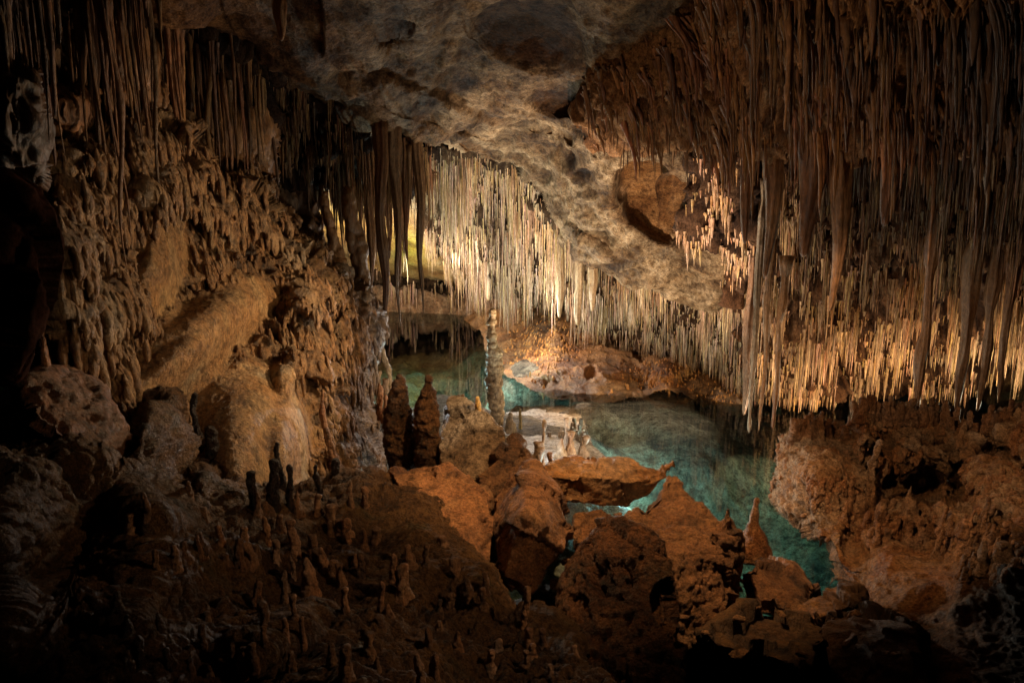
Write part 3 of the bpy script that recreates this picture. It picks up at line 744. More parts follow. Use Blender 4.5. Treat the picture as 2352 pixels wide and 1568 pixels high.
for mi, (mat, nm, names) in enumerate([(M_stal, 'small_stalactites', None), (M_drape, 'small_drapery_stalactites', ('cave_ceiling_upper_left', 'cave_ceiling_upper_right'))]):
    Vs = []; Qs = []; Ts = []; off = 0
    for s in STAL:
        if id(s) in pid: continue
        dr = s['fld'] in ('cave_ceiling_upper_left', 'cave_ceiling_upper_right', 'cave_ceiling_lip_straws')
        if dr != (mi == 1): continue
        V, Q, a, b = stal_mesh(s, 6 if not dr else 8, 10)
        Vs.append(V); Qs.append(np.vstack([Q, np.c_[a, a[:, 2]][:0]]) + off); Ts.append(np.tile(s['tint'], (len(V), 1))); off += len(V)
    me = make_mesh(nm, np.vstack(Vs), np.vstack(Qs), tint=np.vstack(Ts))
    o = link(nm, me, mat, origin=np.vstack(Vs).mean(0)); tag(o, kind='stuff')
    tag(o, 'dense mass of thin straw stalactites covering the low ceilings' if mi == 0 else 'mass of fluted stalactites covering the upper corners of the ceiling')

# ================================================================ POOL
bed_pts = [(900, 745, -1.8), (1000, 800, -1.2), (930, 830, -1.0), (1050, 850, -1.1), (1000, 890, -0.9), (900, 900, -0.8), (1060, 725, -2.2), (1085, 740, -1.2), (1110, 795, -0.9), (1080, 800, -2.0), (1040, 762, -2.0), (1000, 760, -1.8),
           (1150, 850, -0.2), (1110, 850, -1.0), (1180, 890, -0.5), (1250, 925, -0.8), (1300, 890, -0.1), (1400, 905, -0.12), (1500, 915, -0.15), (1650, 950, -0.3),            (1400, 942, -0.12), (1500, 950, -0.12), (1600, 965, -0.15), (1450, 985, -0.3), (1560, 1000, -0.4), (1300, 925, -0.12), (1180, 878, -0.12), (1340, 962, -0.5), (1640, 1020, -0.8), (1440, 1040, -1.1), (1600, 1080, -1.5), (1700, 1130, -1.9), (1730, 1250, -2.4), (1850, 1320, -2.6), (1500, 1300, -2.4),
           (1050, 925, 0.07), (1000, 915, 0.05), (1110, 945, 0.08), (960, 915, -0.3), (1200, 955, 0.0), (1300, 950, 0.03), (1350, 1000, 0.0), (1200, 1040, 0.1), (1100, 960, 0.05), (1400, 1060, -0.4), (1900, 1000, -1.0), (2300, 1000, -1.0),
           (1900, 940, -0.6), (2300, 930, -0.5), (700, 900, -0.5), (700, 760, -1.8), (1000, 1300, -1.0), (600, 1300, -1), (1200, 1500, -2), (2200, 1300, -2), (1200, 715, -0.2), (1400, 800, 0.0), (1000, 722, -2.2)]
bw = np.array([[*W(u, v)[:2], z] for u, v, z in bed_pts])
fb = rbf_fit([(x * 80, y * 80, z) for x, y, z in bw])
gx, gy = np.meshgrid(np.arange(-9, 10, 0.045), np.arange(4.0, 27.5, 0.045))
gz = np.clip(fb(gx * 80, gy * 80), -3.2, 0.25)
pp = np.stack([gx, gy, gz], -1).reshape(-1, 3).astype(np.float32)
deep = np.clip(-gz.ravel() / 0.6, 0.15, 1)
gz = gz.ravel() + fbm(pp, 0.8, 5, 0.55, off=3) * 0.42 * deep + 0.05 * fbm(pp, 3, 3, ridged=True, aniso=(1, 2, 1)) * deep
pp[:, 2] = gz
n_, m_ = gx.shape
ix = np.arange(n_ * m_).reshape(n_, m_)
Q = np.stack([ix[:-1, :-1], ix[:-1, 1:], ix[1:, 1:], ix[1:, :-1]], -1).reshape(-1, 4)
bcav = np.clip(0.4 - fbm(pp, 1.3, 5, 0.6, off=9) * 1.6, 0, 1)
me = make_mesh('pool_bed', pp, Q, cav=bcav * 0.9, tint=(1.0, 1.0, 1.0))
pool_bed = tag(link('pool_bed', me, M_bed, origin=(0, 12, -1)), kind='structure')
# water: a closed body whose colour comes from its depth
bmv = [(-12, 5.5, 0), (12, 5.5, 0), (12, 28, 0), (-12, 28, 0), (-12, 5.5, -4), (12, 5.5, -4), (12, 28, -4), (-12, 28, -4)]
bmf = [(0, 1, 2, 3), (7, 6, 5, 4), (0, 4, 5, 1), (1, 5, 6, 2), (2, 6, 7, 3), (3, 7, 4, 0)]
me = bpy.data.meshes.new('pool_water'); me.from_pydata(bmv, [], bmf)
pool_water = tag(link('pool_water', me, M_water), kind='structure')
# deep rock floor under everything
bmv = [(-40, -10, -3.6), (40, -10, -3.6), (40, 60, -3.6), (-40, 60, -3.6)]
me = make_mesh('cave_floor', np.array(bmv), np.array([[0, 1, 2, 3]])); tag(link('cave_floor', me, M_dark), kind='structure')

gx, gy = np.meshgrid(np.arange(-5, 5, 0.04), np.arange(0.5, 5.75, 0.04))
pp = np.stack([gx, gy, gx * 0], -1).reshape(-1, 3).astype(np.float32)
pp[:, 2] = -0.75 + 0.9 * fbm(pp, 0.6, 5, off=6) + 0.8 * sstep(4.9, 5.6, pp[:, 1])
n_, m_ = gx.shape; ix = np.arange(n_ * m_).reshape(n_, m_)
Q = np.stack([ix[:-1, :-1], ix[:-1, 1:], ix[1:, 1:], ix[1:, :-1]], -1).reshape(-1, 4)
me = make_mesh('rock_floor', pp, Q, tint=(0.35, 0.3, 0.28)); tag(link('ground_near_rocks', me, M_dark, origin=(0, 3, -1)), kind='structure')  # dark tinted sheet painting the unlit void among the near rocks

# ================================================================ OCHRE SHORE
def rel_mound(p, u, v):
    d1, c1 = rough(p, 0.8, 0.16, 4, 2.0); d2, c2 = rough(p, 4.0, 0.035, 4, 6.0)
    fl, cf = flutes(p, 0.9, 0.10, 5.0, 3.0)
    k = np.clip(np.exp(-((u - 1250) / 70) ** 2 - ((v - 790) / 60) ** 2) + np.exp(-((u - 1530) / 80) ** 2 - ((v - 845) / 45) ** 2) + 0.25, 0, 1)
    e1, g1 = chips(p, 1.2, 0.06, 4.0, (1, 1, 2.0)); s_ = fbm(p, 1.4, 4, aniso=(1, 1, 4.0), off=5, ridged=True)
    return d1 + d2 + fl * k + e1 + 0.04 * s_, np.clip(c2 * 0.7 + cf * k * 0.7 + 0.2 - s_ * 0.5, 0, 1)
def mound_tint(p, u, v):
    wl = sstep(0.30, 0.04, p[:, 2])[:, None]
    t = np.ones((len(u), 3)) * (1 - wl) + wl * np.array([[0.8, 0.95, 1.25]])
    grey = (sstep(1180, 1100, u))[:, None]
    return (t * (1 - grey) + grey * np.array([[0.85, 0.9, 1.15]])) * np.array([[0.95, 0.70, 0.48]])
mound, _ = sheet('ochre_shore_bank', [(1066, 738), (1090, 722), (1130, 706), (1220, 700), (1300, 700), (1440, 740), (1500, 790), (1580, 820), (1700, 850), (1800, 900), (1800, 948), (1745, 950), (1690, 950), (1600, 925), (1560, 905), (1480, 915),
    (1380, 925), (1290, 915), (1200, 895), (1150, 860), (1115, 815), (1100, 770)],
    [(1066, 738, 24.3), (1100, 770, 20.6), (1115, 815, 18.0), (1150, 860, 15.6), (1200, 895, 14.2), (1290, 915, 13.5), (1380, 925, 13.2), (1480, 915, 13.4), (1600, 925, 13.1), (1700, 950, 12.3), (1800, 948, 12.6),
     (1130, 706, 24), (1220, 700, 21), (1300, 700, 19.5), (1440, 740, 18.4), (1500, 790, 17), (1700, 850, 15), (1800, 900, 14), (1200, 800, 17.3), (1300, 830, 15.6), (1400, 850, 15.0), (1520, 860, 14.4), (1650, 900, 13.8)],
    M_mound, step=2.4, relief=rel_mound, bumps=[(1255, 790, 70, 70, 0.5, 0), (1330, 860, 130, 50, 0.45, 8), (1420, 860, 70, 40, 0.3, 0), (1530, 845, 60, 45, 0.5, 0), (1660, 900, 70, 35, 0.35, 20), (1165, 800, 50, 45, 0.3, 0)],
    back=(0, 1.5, -0.3), tintfn=mound_tint, edge_noise=9,
    drips=dict(n=1300, seed=12, r=(0.014, 0.04), asp=(4, 12), tint=(1.25, 0.92, 0.5), prob=lambda p, u, v: np.exp(-((u - 1240) / 58) ** 2 - ((v - 800) / 45) ** 2) + 0.9 * np.exp(-((u - 1535) / 75) ** 2 - ((v - 862) / 26) ** 2) + 0.25 * np.exp(-((u - 1660) / 60) ** 2 - ((v - 905) / 20) ** 2) + 1e-7))
tag(mound, 'ochre flowstone bank sloping into the pool beneath the dense straw curtain', 'rock bank')

# ================================================================ LEFT FLOWSTONE WALL
SMOOTH = [(575, 985, 150, 200, 0), (460, 765, 200, 92, -33), (665, 1010, 62, 130, 0), (375, 610, 66, 130, 8), (420, 870, 150, 70, -30)]
def lw_smooth(u, v):
    q = np.stack([u / 60, v / 60, u * 0], -1); n = 0.2 * fbm(q, 1, 2)
    m = np.zeros(len(u))
    for (cu, cv, ru, rv, a) in SMOOTH:
        ca, sa = math.cos(math.radians(a)), math.sin(math.radians(a))
        du = (u - cu) * ca + (v - cv) * sa; dv = -(u - cu) * sa + (v - cv) * ca
        m = np.maximum(m, sstep(1.1, 0.85, np.sqrt((du / ru) ** 2 + (dv / rv) ** 2) + n))
    return m
def rel_left(p, u, v):
    sm = lw_smooth(u, v)
    a, ca = flutes(p, 0.45, 0.17, 11.0, 2.0, drip=0.5)
    b, cb = flutes(p, 0.20, 0.04, 28.0, 8.0, drip=0.4)
    k, ck = knobs(p * np.array([1, 1, 0.35], np.float32), 13.0, 0.05, 2.0)
    r, cr_ = rough(p, 1.1, 0.13, 3, 7.0)
    r2, c2 = rough(p, 9.0, 0.012, 3, 2.0)
    pit = sstep(720, 840, u) * sstep(720, 800, v)
    kp, ckp = knobs(p, 20.0, 0.035, 5.0)
    r3 = fbm(p, 22.0, 3, 0.6, off=4) * 0.006; d = r * (1 - 0.5 * sm) + r2 + r3 + (1 - sm) * (a * (1 - 0.8 * pit) + b * (1 - pit) + k) + pit * kp
    c = (1 - sm) * np.clip(0.75 * ca + 0.4 * cb + 0.2 * ck, 0, 1) + pit * ckp * 0.3
    return d, np.clip(c, 0, 1)
def lw_prob(p, u, v):
    ph = p[:, 2] / 0.45 + fbm(p, 0.9, 2, off=2.0) * 1.1
    s_ = ph - np.floor(ph)
    band = 0.25 + 1.5 * np.exp(-((s_ - 0.2) / 0.13) ** 2)
    return (1 - lw_smooth(u, v)) * band * (0.2 + np.clip(fbm(p, 1.3, 3, off=40) + 0.35, 0, 1)) * (1 - 0.85 * sstep(760, 830, u) * sstep(700, 780, v)) * sstep(1130, 1080, v) + 1e-6
def left_tint(p, u, v):
    sm = lw_smooth(u, v)[:, None]
    t = np.array([[1.0, 0.84, 0.62]]) * (1 - sm) + sm * np.array([[1.35, 1.16, 0.86]])
    return t * (0.85 + 0.3 * fbm(p, 1.5, 3, off=14))[:, None]
lw_poly = [(95, 470), (120, 330), (200, 290), (300, 300), (420, 290), (470, 350), (480, 400), (560, 395), (612, 430), (672, 505), (700, 562), (745, 598), (782, 650), (835, 678), (855, 715), (864, 765), (848, 830), (840, 900),
           (858, 960), (870, 1020), (875, 1100), (900, 1180), (600, 1240), (250, 1240), (60, 1000), (90, 760)]
left_wall, flw = sheet('flowstone_wall', lw_poly,
    [(95, 470, 4.6), (120, 330, 5.4), (300, 300, 6.2), (430, 300, 7.2), (480, 400, 7.3), (620, 425, 8.2), (700, 510, 8.7), (765, 590, 8.9), (860, 680, 9.3), (885, 760, 9.5), (860, 900, 9.0), (885, 1080, 8.2), (880, 1200, 7.8),
     (600, 1240, 5.6), (250, 1240, 4.6), (60, 1000, 4.0), (90, 760, 4.2), (300, 500, 6.2), (300, 700, 5.7), (500, 600, 7.2), (700, 700, 7.9), (700, 900, 7.3), (500, 900, 6.5), (780, 1000, 7.7), (600, 1100, 6.3), (300, 900, 5.4)],
    M_wall, step=2.3, relief=rel_left, roll=1.0, rollw=45, back=(0, 2.5, 0), tintfn=left_tint, edge_noise=14,
    drips=dict(n=7500, seed=3, r=(0.009, 0.036), asp=(4, 13), tint=(0.95, 0.78, 0.58), prob=lw_prob),
    bumps=[(570, 1040, 165, 260, 0.85, 0), (668, 1030, 55, 140, 0.35, 0), (480, 740, 230, 90, 0.55, -36), (400, 860, 190, 70, 0.32, -33), (370, 600, 85, 170, 0.4, 5), (340, 440, 60, 90, 0.4, 0), (720, 850, 50, 50, 0.35, 0),
           (660, 860, 40, 60, 0.35, 0), (200, 700, 100, 70, 0.35, 0), (700, 700, 45, 120, 0.3, 0), (800, 800, 60, 90, 0.25, 0), (590, 480, 90, 60, 0.3, 20), (150, 560, 60, 120, 0.3, 0)])
tag(left_wall, 'massive left hand wall of dripping brown flowstone with smooth bell shaped lobes', 'flowstone wall')

def rel_drape(p, u, v):
    a, ca = folds(p, 5.0, 0.12, 1.0, 0.25); b, cb = folds(p, 14.0, 0.04, 6.0, 0.3)
    r, c = rough(p, 0.8, 0.25, 3, 3.0)
    return a + b + r, np.clip(ca * 0.6 + cb * 0.4, 0, 1)
drape_wall, _ = sheet('cave_wall_behind_flowstone', [(-80, -150), (330, -120), (640, 120), (740, 420), (760, 640), (480, 620), (100, 620), (-80, 620)],
    [(-80, -150, 5.4), (330, -120, 7.2), (640, 120, 10.2), (740, 420, 12), (760, 640, 11), (480, 620, 9.2), (100, 620, 6.6), (-80, 620, 5.0), (430, 350, 9.2), (200, 300, 7.2)],
    M_drape, step=3.2, relief=rel_drape, back=(-0.5, 2.0, 0), tint=(0.55, 0.42, 0.32))
tag(drape_wall, kind='structure')
# hanging draperies of the upper left, each a folded curtain of stone
def drapery(u0, u1, v0, v1, Y0, Y1, label, tint, seed, amp=0.07, wid=9.0, skewu=0.0):
    def rl(p, u, v):
        a, ca = folds(p, wid, amp, seed, 0.2); b, cb = rough(p, 3, 0.03, 3, seed)
        return a + b, np.clip(ca, 0, 1)
    n = 7; rg = np.random.default_rng(int(seed * 10))
    bot = [(u0 + (u1 - u0) * (1 - i / n) + skewu, v1 + rg.uniform(-25, 25) + (18 if i % 2 else -18)) for i in range(n + 1)]
    o, _ = sheet('stone_drapery', [(u0, v0), (u1, v0)] + bot, [(u0, v0, Y0), (u1, v0, Y1), (u1 + skewu, v1, Y1 + 0.1), (u0 + skewu, v1, Y0 + 0.1), ((u0 + u1) / 2, (v0 + v1) / 2, (Y0 + Y1) / 2 - 0.25)],
                 M_drape, step=2.6, relief=rl, back=(0, 0.6, 0.1), roll=0.4, rollw=30, tint=tint, edge_noise=10)
    tag(o, label, 'stone drapery')
drapery(230, 345, 40, 250, 6.4, 7.0, 'dark folded stone drapery hanging near the top left, right of the black gap', (0.6, 0.42, 0.3), 1.3, skewu=35)
drapery(470, 640, 225, 420, 8.6, 9.4, 'broad pale brown stone drapery above the flowstone wall', (0.95, 0.66, 0.42), 2.1, wid=12, amp=0.05)
drapery(380, 480, 240, 350, 8.0, 8.4, 'small dim stone drapery beside the broad pale brown one', (0.6, 0.42, 0.3), 3.4)
drapery(-40, 85, 150, 430, 4.0, 4.3, 'fluted brown stone drapery at the left edge of the cave', (0.36, 0.25, 0.16), 4.4, wid=12, skewu=20)
drapery(90, 215, 210, 320, 5.6, 6.0, 'short ragged stone drapery above the upper end of the flowstone wall', (0.7, 0.46, 0.3), 5.2)

# ================================================================ FOREGROUND ROCK, LOWER LEFT
def rel_fg(p, u, v):
    a, ca = rough(p, 1.6, 0.22, 5, 11.0, 0.55)
    k, ck = knobs(p, 11.0, 0.05, 4.0); k2, ck2 = knobs(p, 26.0, 0.026, 1.0)
    m = sstep(-0.35, 0.2, fbm(p, 1.4, 3, off=31))
    return a + m * (k + k2) + (1 - m) * 0.5 * k2, np.clip(ca * 0.6 + ck * 0.35 * m + ck2 * 0.3, 0, 1)
fg, ffg = sheet('foreground_rock_mound', [(-40, 1020), (60, 985), (180, 1010), (260, 1060), (300, 960), (330, 915), (385, 930), (420, 1000), (450, 1060), (520, 1090), (600, 1130), (700, 1120), (790, 1085), (880, 1092), (960, 1110), (1003, 1160),
    (1010, 1205), (1060, 1240), (1130, 1310), (1150, 1380), (1185, 1420), (1260, 1425), (1330, 1460), (1350, 1520), (1420, 1600), (1500, 1800), (-40, 1800)],
    [(-40, 1020, 3.4), (180, 1010, 4.0), (330, 915, 4.9), (450, 1060, 4.9), (600, 1130, 5.2), (790, 1085, 6.0), (880, 1092, 6.2), (1003, 1160, 5.6), (1130, 1310, 4.7), (1185, 1420, 4.1), (1330, 1460, 3.7), (1420, 1600, 3.2), (1500, 1800, 2.8),
     (600, 1300, 4.0), (850, 1250, 4.8), (900, 1450, 3.6), (400, 1350, 3.2), (100, 1250, 2.6), (400, 1700, 2.1), (-40, 1800, 1.9), (0, 1400, 2.3), (1000, 1700, 2.6)],
    M_dark, step=2.2, relief=rel_fg, back=(0, 1.4, -0.9), roll=0.7, rollw=50, edge_noise=18, tint=(1.6, 1.25, 0.85),
    bumps=[(150, 1300, 200, 260, -0.7, 20), (350, 1180, 90, 60, 0.3, 30), (330, 1000, 60, 90, 0.3, 0), (620, 1480, 160, 60, 0.35, -30), (1000, 1420, 120, 100, -0.3, 0), (420, 1060, 50, 120, -0.4, 0)])
tag(fg, 'dark pitted rock mound filling the lower left, dotted with small stalagmites', 'rock mound')
def rel_boul(p, u=None, v=None):
    a, ca = rough(p, 1.3, 0.07, 3, 17.0); b, cb = rough(p, 8.0, 0.018, 4, 3.0, 0.6)
    c1, e1 = chips(p, 1.5, 0.085, 3.0, (1, 1, 0.8)); c2, e2 = chips(p, 4.5, 0.03, 7.0, (1, 1, 0.6))
    s = fbm(p, 2.2, 3, aniso=(1, 1, 2.2), off=2, ridged=True)
    return a + b + 0.02 * s + c1 + c2 - 0.03, np.clip(cb * 0.5 + 0.15 - s * 0.4 + 0.4 * e1 + 0.2 * e2, 0, 1)
def rel_pit(p, u=None, v=None):
    a, ca = rough(p, 1.8, 0.09, 5, 27.0); k, ck = knobs(p, 14.0, 0.03, 2.0); k2, c2 = knobs(p, 33.0, 0.012, 6.0)
    c1, e1 = chips(p, 1.8, 0.08, 5.0); return a + k + k2 + c1 - 0.05, np.clip(ca * 0.5 + ck * 0.4 + c2 * 0.3 + e1 * 0.3, 0, 1)

def R_(name, hulls, mat, label, cat, voxel=0.018, smooth=1, relief=rel_boul, tint=(1, 1, 1), shells=(), deep=0.9):
    hs = []
    for h in hulls:
        hs.append(list(h))
    o = rock(name, hs, mat, voxel, smooth, relief, tint, shells)
    tag(o, label, cat)
    return o
def hb(pts, dy=1.0, dz=-0.4):
    """front points plus the hidden far and under side of a boulder"""
    out = list(pts)
    for (u, v, Y) in pts:
        mu = np.mean([p[0] for p in pts]); mv = max(p[1] for p in pts)
        q = P(u + (mu - u) * 0.15, v + (mv - v) * 0.10, Y + dy)
        out.append(('w', q[0], q[1], q[2]))
    lo = max(pts, key=lambda p: p[1])
    q = P(*lo); out.append(('w', q[0], q[1] + dy * 0.5, q[2] + dz))
    return out
# boulders round the edge of the pool
R_('angular_boulder', [hb([(905, 1088, 6.3), (950, 1070, 6.6), (1035, 1056, 6.4), (1062, 1090, 6.1), (1125, 1140, 5.9), (1132, 1200, 5.6), (1137, 1310, 5.2), (1060, 1320, 5.2), (1005, 1250, 5.3), (915, 1150, 5.7)])],
   M_boul, 'angular orange boulder with a bright sloping top, left of the tall split boulder', 'boulder', tint=(1.5, 1.2, 0.95))
R_('angular_boulder', [hb([(1072, 1118, 6.3), (1110, 1112, 6.4), (1128, 1140, 6.2), (1126, 1185, 6.0), (1085, 1165, 6.0)], 0.5)],
   M_boul, 'small orange block wedged behind the bright topped boulder', 'boulder', tint=(1.1, 0.95, 0.8))
R_('angular_boulder', [hb([(1125, 1200, 5.7), (1150, 1150, 5.8), (1200, 1078, 5.9), (1228, 1064, 6.0), (1262, 1110, 5.8), (1290, 1160, 5.6), (1312, 1218, 5.4), (1296, 1262, 5.2), (1215, 1360, 5.0), (1150, 1330, 5.0), (1210, 1180, 5.1)], 0.8),
                       hb([(1140, 1150, 6.0), (1180, 1085, 6.1), (1215, 1100, 5.75), (1190, 1250, 5.2), (1130, 1300, 5.2)], 0.6)],
   M_boul, 'tall split orange boulder standing on end at the centre of the foreground', 'boulder', tint=(1.15, 0.9, 0.68))
R_('angular_boulder', [hb([(1187, 994, 7.0), (1222, 1040, 6.8), (1226, 1085, 6.5), (1170, 1085, 6.6), (1110, 1150, 6.4), (1095, 1090, 6.7), (1150, 1040, 6.9)], 0.7)],
   M_boul, 'pointed dark brown boulder behind the tall split one', 'boulder', tint=(0.75, 0.62, 0.5))
R_('cleft_boulder', [hb([(1010, 960, 8.1), (1012, 930, 8.2), (1045, 918, 8.3), (1082, 935, 8.0), (1070, 1000, 7.7), (1010, 1020, 7.8)], 0.6),
                     hb([(1095, 926, 7.5), (1112, 935, 7.5), (1165, 990, 7.3), (1172, 1060, 7.0), (1165, 1110, 6.9), (1070, 1110, 6.8), (1010, 1060, 7.1), (1008, 1000, 7.4), (1060, 960, 7.45)], 0.7)],
   M_isl, 'rough boulder with a frosted white crest and a cleft, beside the two black stalagmites', 'boulder', relief=rel_pit, tint=lambda V: np.array([[0.75, 0.55, 0.38]]) + sstep(0.9, 1.25, V[:, 2] + 0.3 * fbm(V, 2.5, 3) - 0.25 * (V[:, 0] + 0.6))[:, None] * np.array([[0.75, 0.85, 0.95]]))
R_('rock_slab', [[(1245, 1068, 7.2), (1330, 1056, 7.7), (1450, 1060, 7.9), (1538, 1066, 7.5), (1540, 1085, 7.2), (1500, 1100, 7.0), (1280, 1100, 6.9), (1246, 1090, 6.9),
                  (1490, 1145, 7.15), (1435, 1168, 7.1), (1380, 1150, 7.0), (1300, 1152, 6.95), (1262, 1120, 6.9), (1500, 1110, 7.9), (1300, 1110, 8.0)]],
   M_mound, 'flat orange slab of rock jutting out over the turquoise water', 'rock slab', tint=(1.5, 1.2, 0.95))
R_('angular_boulder', [hb([(1318, 1180, 6.5), (1385, 1160, 6.6), (1400, 1170, 6.5), (1395, 1240, 6.2), (1340, 1262, 6.1), (1320, 1240, 6.2)], 0.6)],
   M_boul, 'orange block under the flat slab, lit on its top edge', 'boulder', tint=(1.2, 0.95, 0.7))
R_('pale_boulder', [hb([(1275, 1265, 7.6), (1320, 1230, 7.8), (1345, 1260, 7.6), (1320, 1330, 7.0), (1270, 1320, 7.0)], 0.5)],
   M_isl, 'pale grey stone deep in the gap between the two large foreground boulders', 'boulder', tint=(1.0, 0.95, 0.8))
R_('foreground_boulder', [hb([(1262, 1400, 4.9), (1290, 1320, 4.95), (1350, 1212, 5.0), (1372, 1190, 5.05), (1440, 1192, 5.05), (1500, 1212, 4.95), (1535, 1235, 4.9), (1545, 1400, 4.5), (1558, 1600, 4.0), (1290, 1600, 4.2), (1400, 1300, 4.6)], 0.9)],
   M_dark, 'huge dark upright boulder with a hollowed top, centre right of the foreground', 'boulder', relief=rel_pit, tint=(1.7, 1.05, 0.7), voxel=0.018)
R_('foreground_boulder', [hb([(1440, 1185, 5.7), (1500, 1150, 5.9), (1528, 1120, 6.1), (1570, 1118, 6.1), (1590, 1160, 5.9), (1650, 1200, 5.7), (1690, 1230, 5.5), (1692, 1300, 5.3), (1660, 1400, 5.0), (1600, 1480, 4.8), (1530, 1470, 4.8), (1520, 1300, 5.0)], 0.9),
                          hb([(1655, 1190, 5.45), (1680, 1180, 5.45), (1692, 1230, 5.4), (1690, 1300, 5.3), (1650, 1300, 5.2)], 0.3)],
   M_boul, 'broad brown boulder with a knobbly summit and ragged rim, right of the hollowed one', 'boulder', relief=rel_pit, tint=(1.0, 0.78, 0.58), voxel=0.016,
   shells=[ellipsoid(P(1548, 1108, 6.2), (.06, .06, .08)), ellipsoid(P(1535, 1116, 6.15), (.05, .05, .06)), ellipsoid(P(1560, 1112, 6.15), (.045, .05, .06)), ellipsoid(P(1672, 1195, 5.4), (.05, .05, .14))])
R_('low_boulder', [hb([(1700, 1310, 5.6), (1740, 1285, 5.8), (1820, 1300, 5.9), (1880, 1360, 5.6), (1860, 1400, 5.3), (1720, 1400, 5.2)], 0.8)],
   M_boul, 'low rounded orange boulder at the near edge of the dark water', 'boulder', tint=(0.8, 0.6, 0.45))
R_('flat_stone', [hb([(1815, 1400, 5.1), (1830, 1385, 5.2), (1935, 1348, 5.3), (1975, 1362, 5.2), (1960, 1390, 5.0), (1850, 1428, 4.9)], 0.4)],
   M_boul, 'smooth light orange flat stone lying across the rocks at lower right', 'stone', tint=(1.25, 1.05, 0.85), voxel=0.016)
R_('low_boulder', [hb([(1600, 1440, 4.9), (1700, 1390, 5.0), (1860, 1400, 5.0), (1900, 1460, 4.6), (1850, 1530, 4.3), (1760, 1480, 4.5), (1640, 1480, 4.6)], 0.7)],
   M_boul, 'dim rounded rock beneath the smooth flat stone', 'boulder', tint=(0.6, 0.5, 0.35))
R_('low_boulder', [hb([(1900, 1400, 4.9), (2000, 1400, 4.9), (2100, 1450, 4.5), (2140, 1600, 3.9), (1960, 1600, 4.0), (1880, 1450, 4.6)], 0.7)],
   M_boul, 'dim brown rock sloping down at the lower right corner', 'boulder', tint=(0.5, 0.38, 0.28))
R_('rounded_boulder', [hb([(45, 900, 3.9), (90, 850, 4.2), (160, 840, 4.4), (230, 880, 4.5), (268, 950, 4.3), (262, 1060, 4.0), (150, 1030, 3.7), (60, 960, 3.7)], 0.7)],
   M_wall, 'large rounded reddish boulder at the left, above the dark mound', 'boulder', relief=rel_pit, tint=(0.85, 0.55, 0.4), voxel=0.016)
R_('near_rock', [[(-120, 380, 1.6), (20, 400, 1.7), (60, 440, 1.7), (105, 500, 1.75), (118, 600, 1.8), (110, 700, 1.75), (60, 780, 1.7), (10, 860, 1.6), (-120, 900, 1.5), (-120, 380, 2.6), (60, 440, 2.4), (110, 600, 2.4), (20, 860, 2.4)]],
   M_near, 'out of focus dark rock face close by at the left edge', 'rock face', voxel=0.012, tint=(1.7, 1.1, 0.9))
# rubble lying in the gaps between the boulders
protos = []
rgr = np.random.default_rng(77)
for k in range(6):
    pts = [tuple(rgr.normal(size=3) * np.array([1, 0.8, 0.55])) for _ in range(14)]
    pts = [tuple(np.array(q) / np.linalg.norm(q) * rgr.uniform(0.75, 1.0) * np.array([1, 0.8, 0.6])) for q in pts]
    V_, N_, Q_ = remesh([hull_mesh(pts)], 0.07, 0)
    d_, c_ = chips(V_, 1.4, 0.12, k * 3.1); V_ = V_ + N_ * (d_ + 0.03 * fbm(V_, 5, 3))[:, None]
    me_ = make_mesh('loose_stone', V_, Q_, tint=(1, 0.85, 0.7), cav=c_ * 0.6); me_.materials.append(M_boul); protos.append(me_)
SPOTS = [(1140, 1150, 6.0, 16), (1120, 1110, 6.5, 14), (1250, 1110, 6.3, 14), (1262, 1135, 6.2, 18), (1325, 1225, 5.9, 16), (1300, 1290, 5.5, 20), (1275, 1340, 5.2, 22), (1250, 1395, 4.9, 24), (1215, 1400, 4.7, 26), (1160, 1380, 4.7, 18),
         (1420, 1182, 5.9, 14), (1445, 1195, 5.6, 12), (1570, 1480, 4.7, 30), (1620, 1450, 4.8, 18), (1700, 1420, 4.8, 22), (1740, 1395, 5.0, 18), (1795, 1410, 4.9, 16), (1880, 1420, 4.7, 20), (1925, 1400, 4.9, 18), (1960, 1410, 4.8, 22),
         (1990, 1385, 5.0, 14), (1700, 1330, 5.4, 14), (1690, 1350, 5.3, 20), (1660, 1395, 5.0, 18), (1860, 1345, 5.5, 12), (1905, 1355, 5.4, 14), (1070, 1105, 6.4, 10), (1180, 1120, 5.9, 10), (1010, 1100, 6.6, 12), (990, 1090, 6.7, 9),
         (1350, 1052, 7.6, 8), (1320, 1056, 7.5, 6), (1700, 1500, 4.4, 26), (1840, 1500, 4.3, 22), (1950, 1470, 4.4, 26), (2050, 1500, 4.2, 20)]
for k, (u, v, Y, wpx) in enumerate(SPOTS):
    o = bpy.data.objects.new('loose_stone', protos[k % 6]); COL.objects.link(o)
    o.location = Vector(P(u, v, Y)); r_ = wpx / F * Y
    o.scale = (r_ * rgr.uniform(.8, 1.3), r_, r_ * rgr.uniform(.7, 1.2)); o.rotation_euler = (rgr.uniform(-.6, .6), rgr.uniform(-.6, .6), rgr.uniform(0, 6.28))
    tag(o, 'small loose stone wedged in the gaps between the foreground boulders', 'stone', 'loose stones between the boulders')
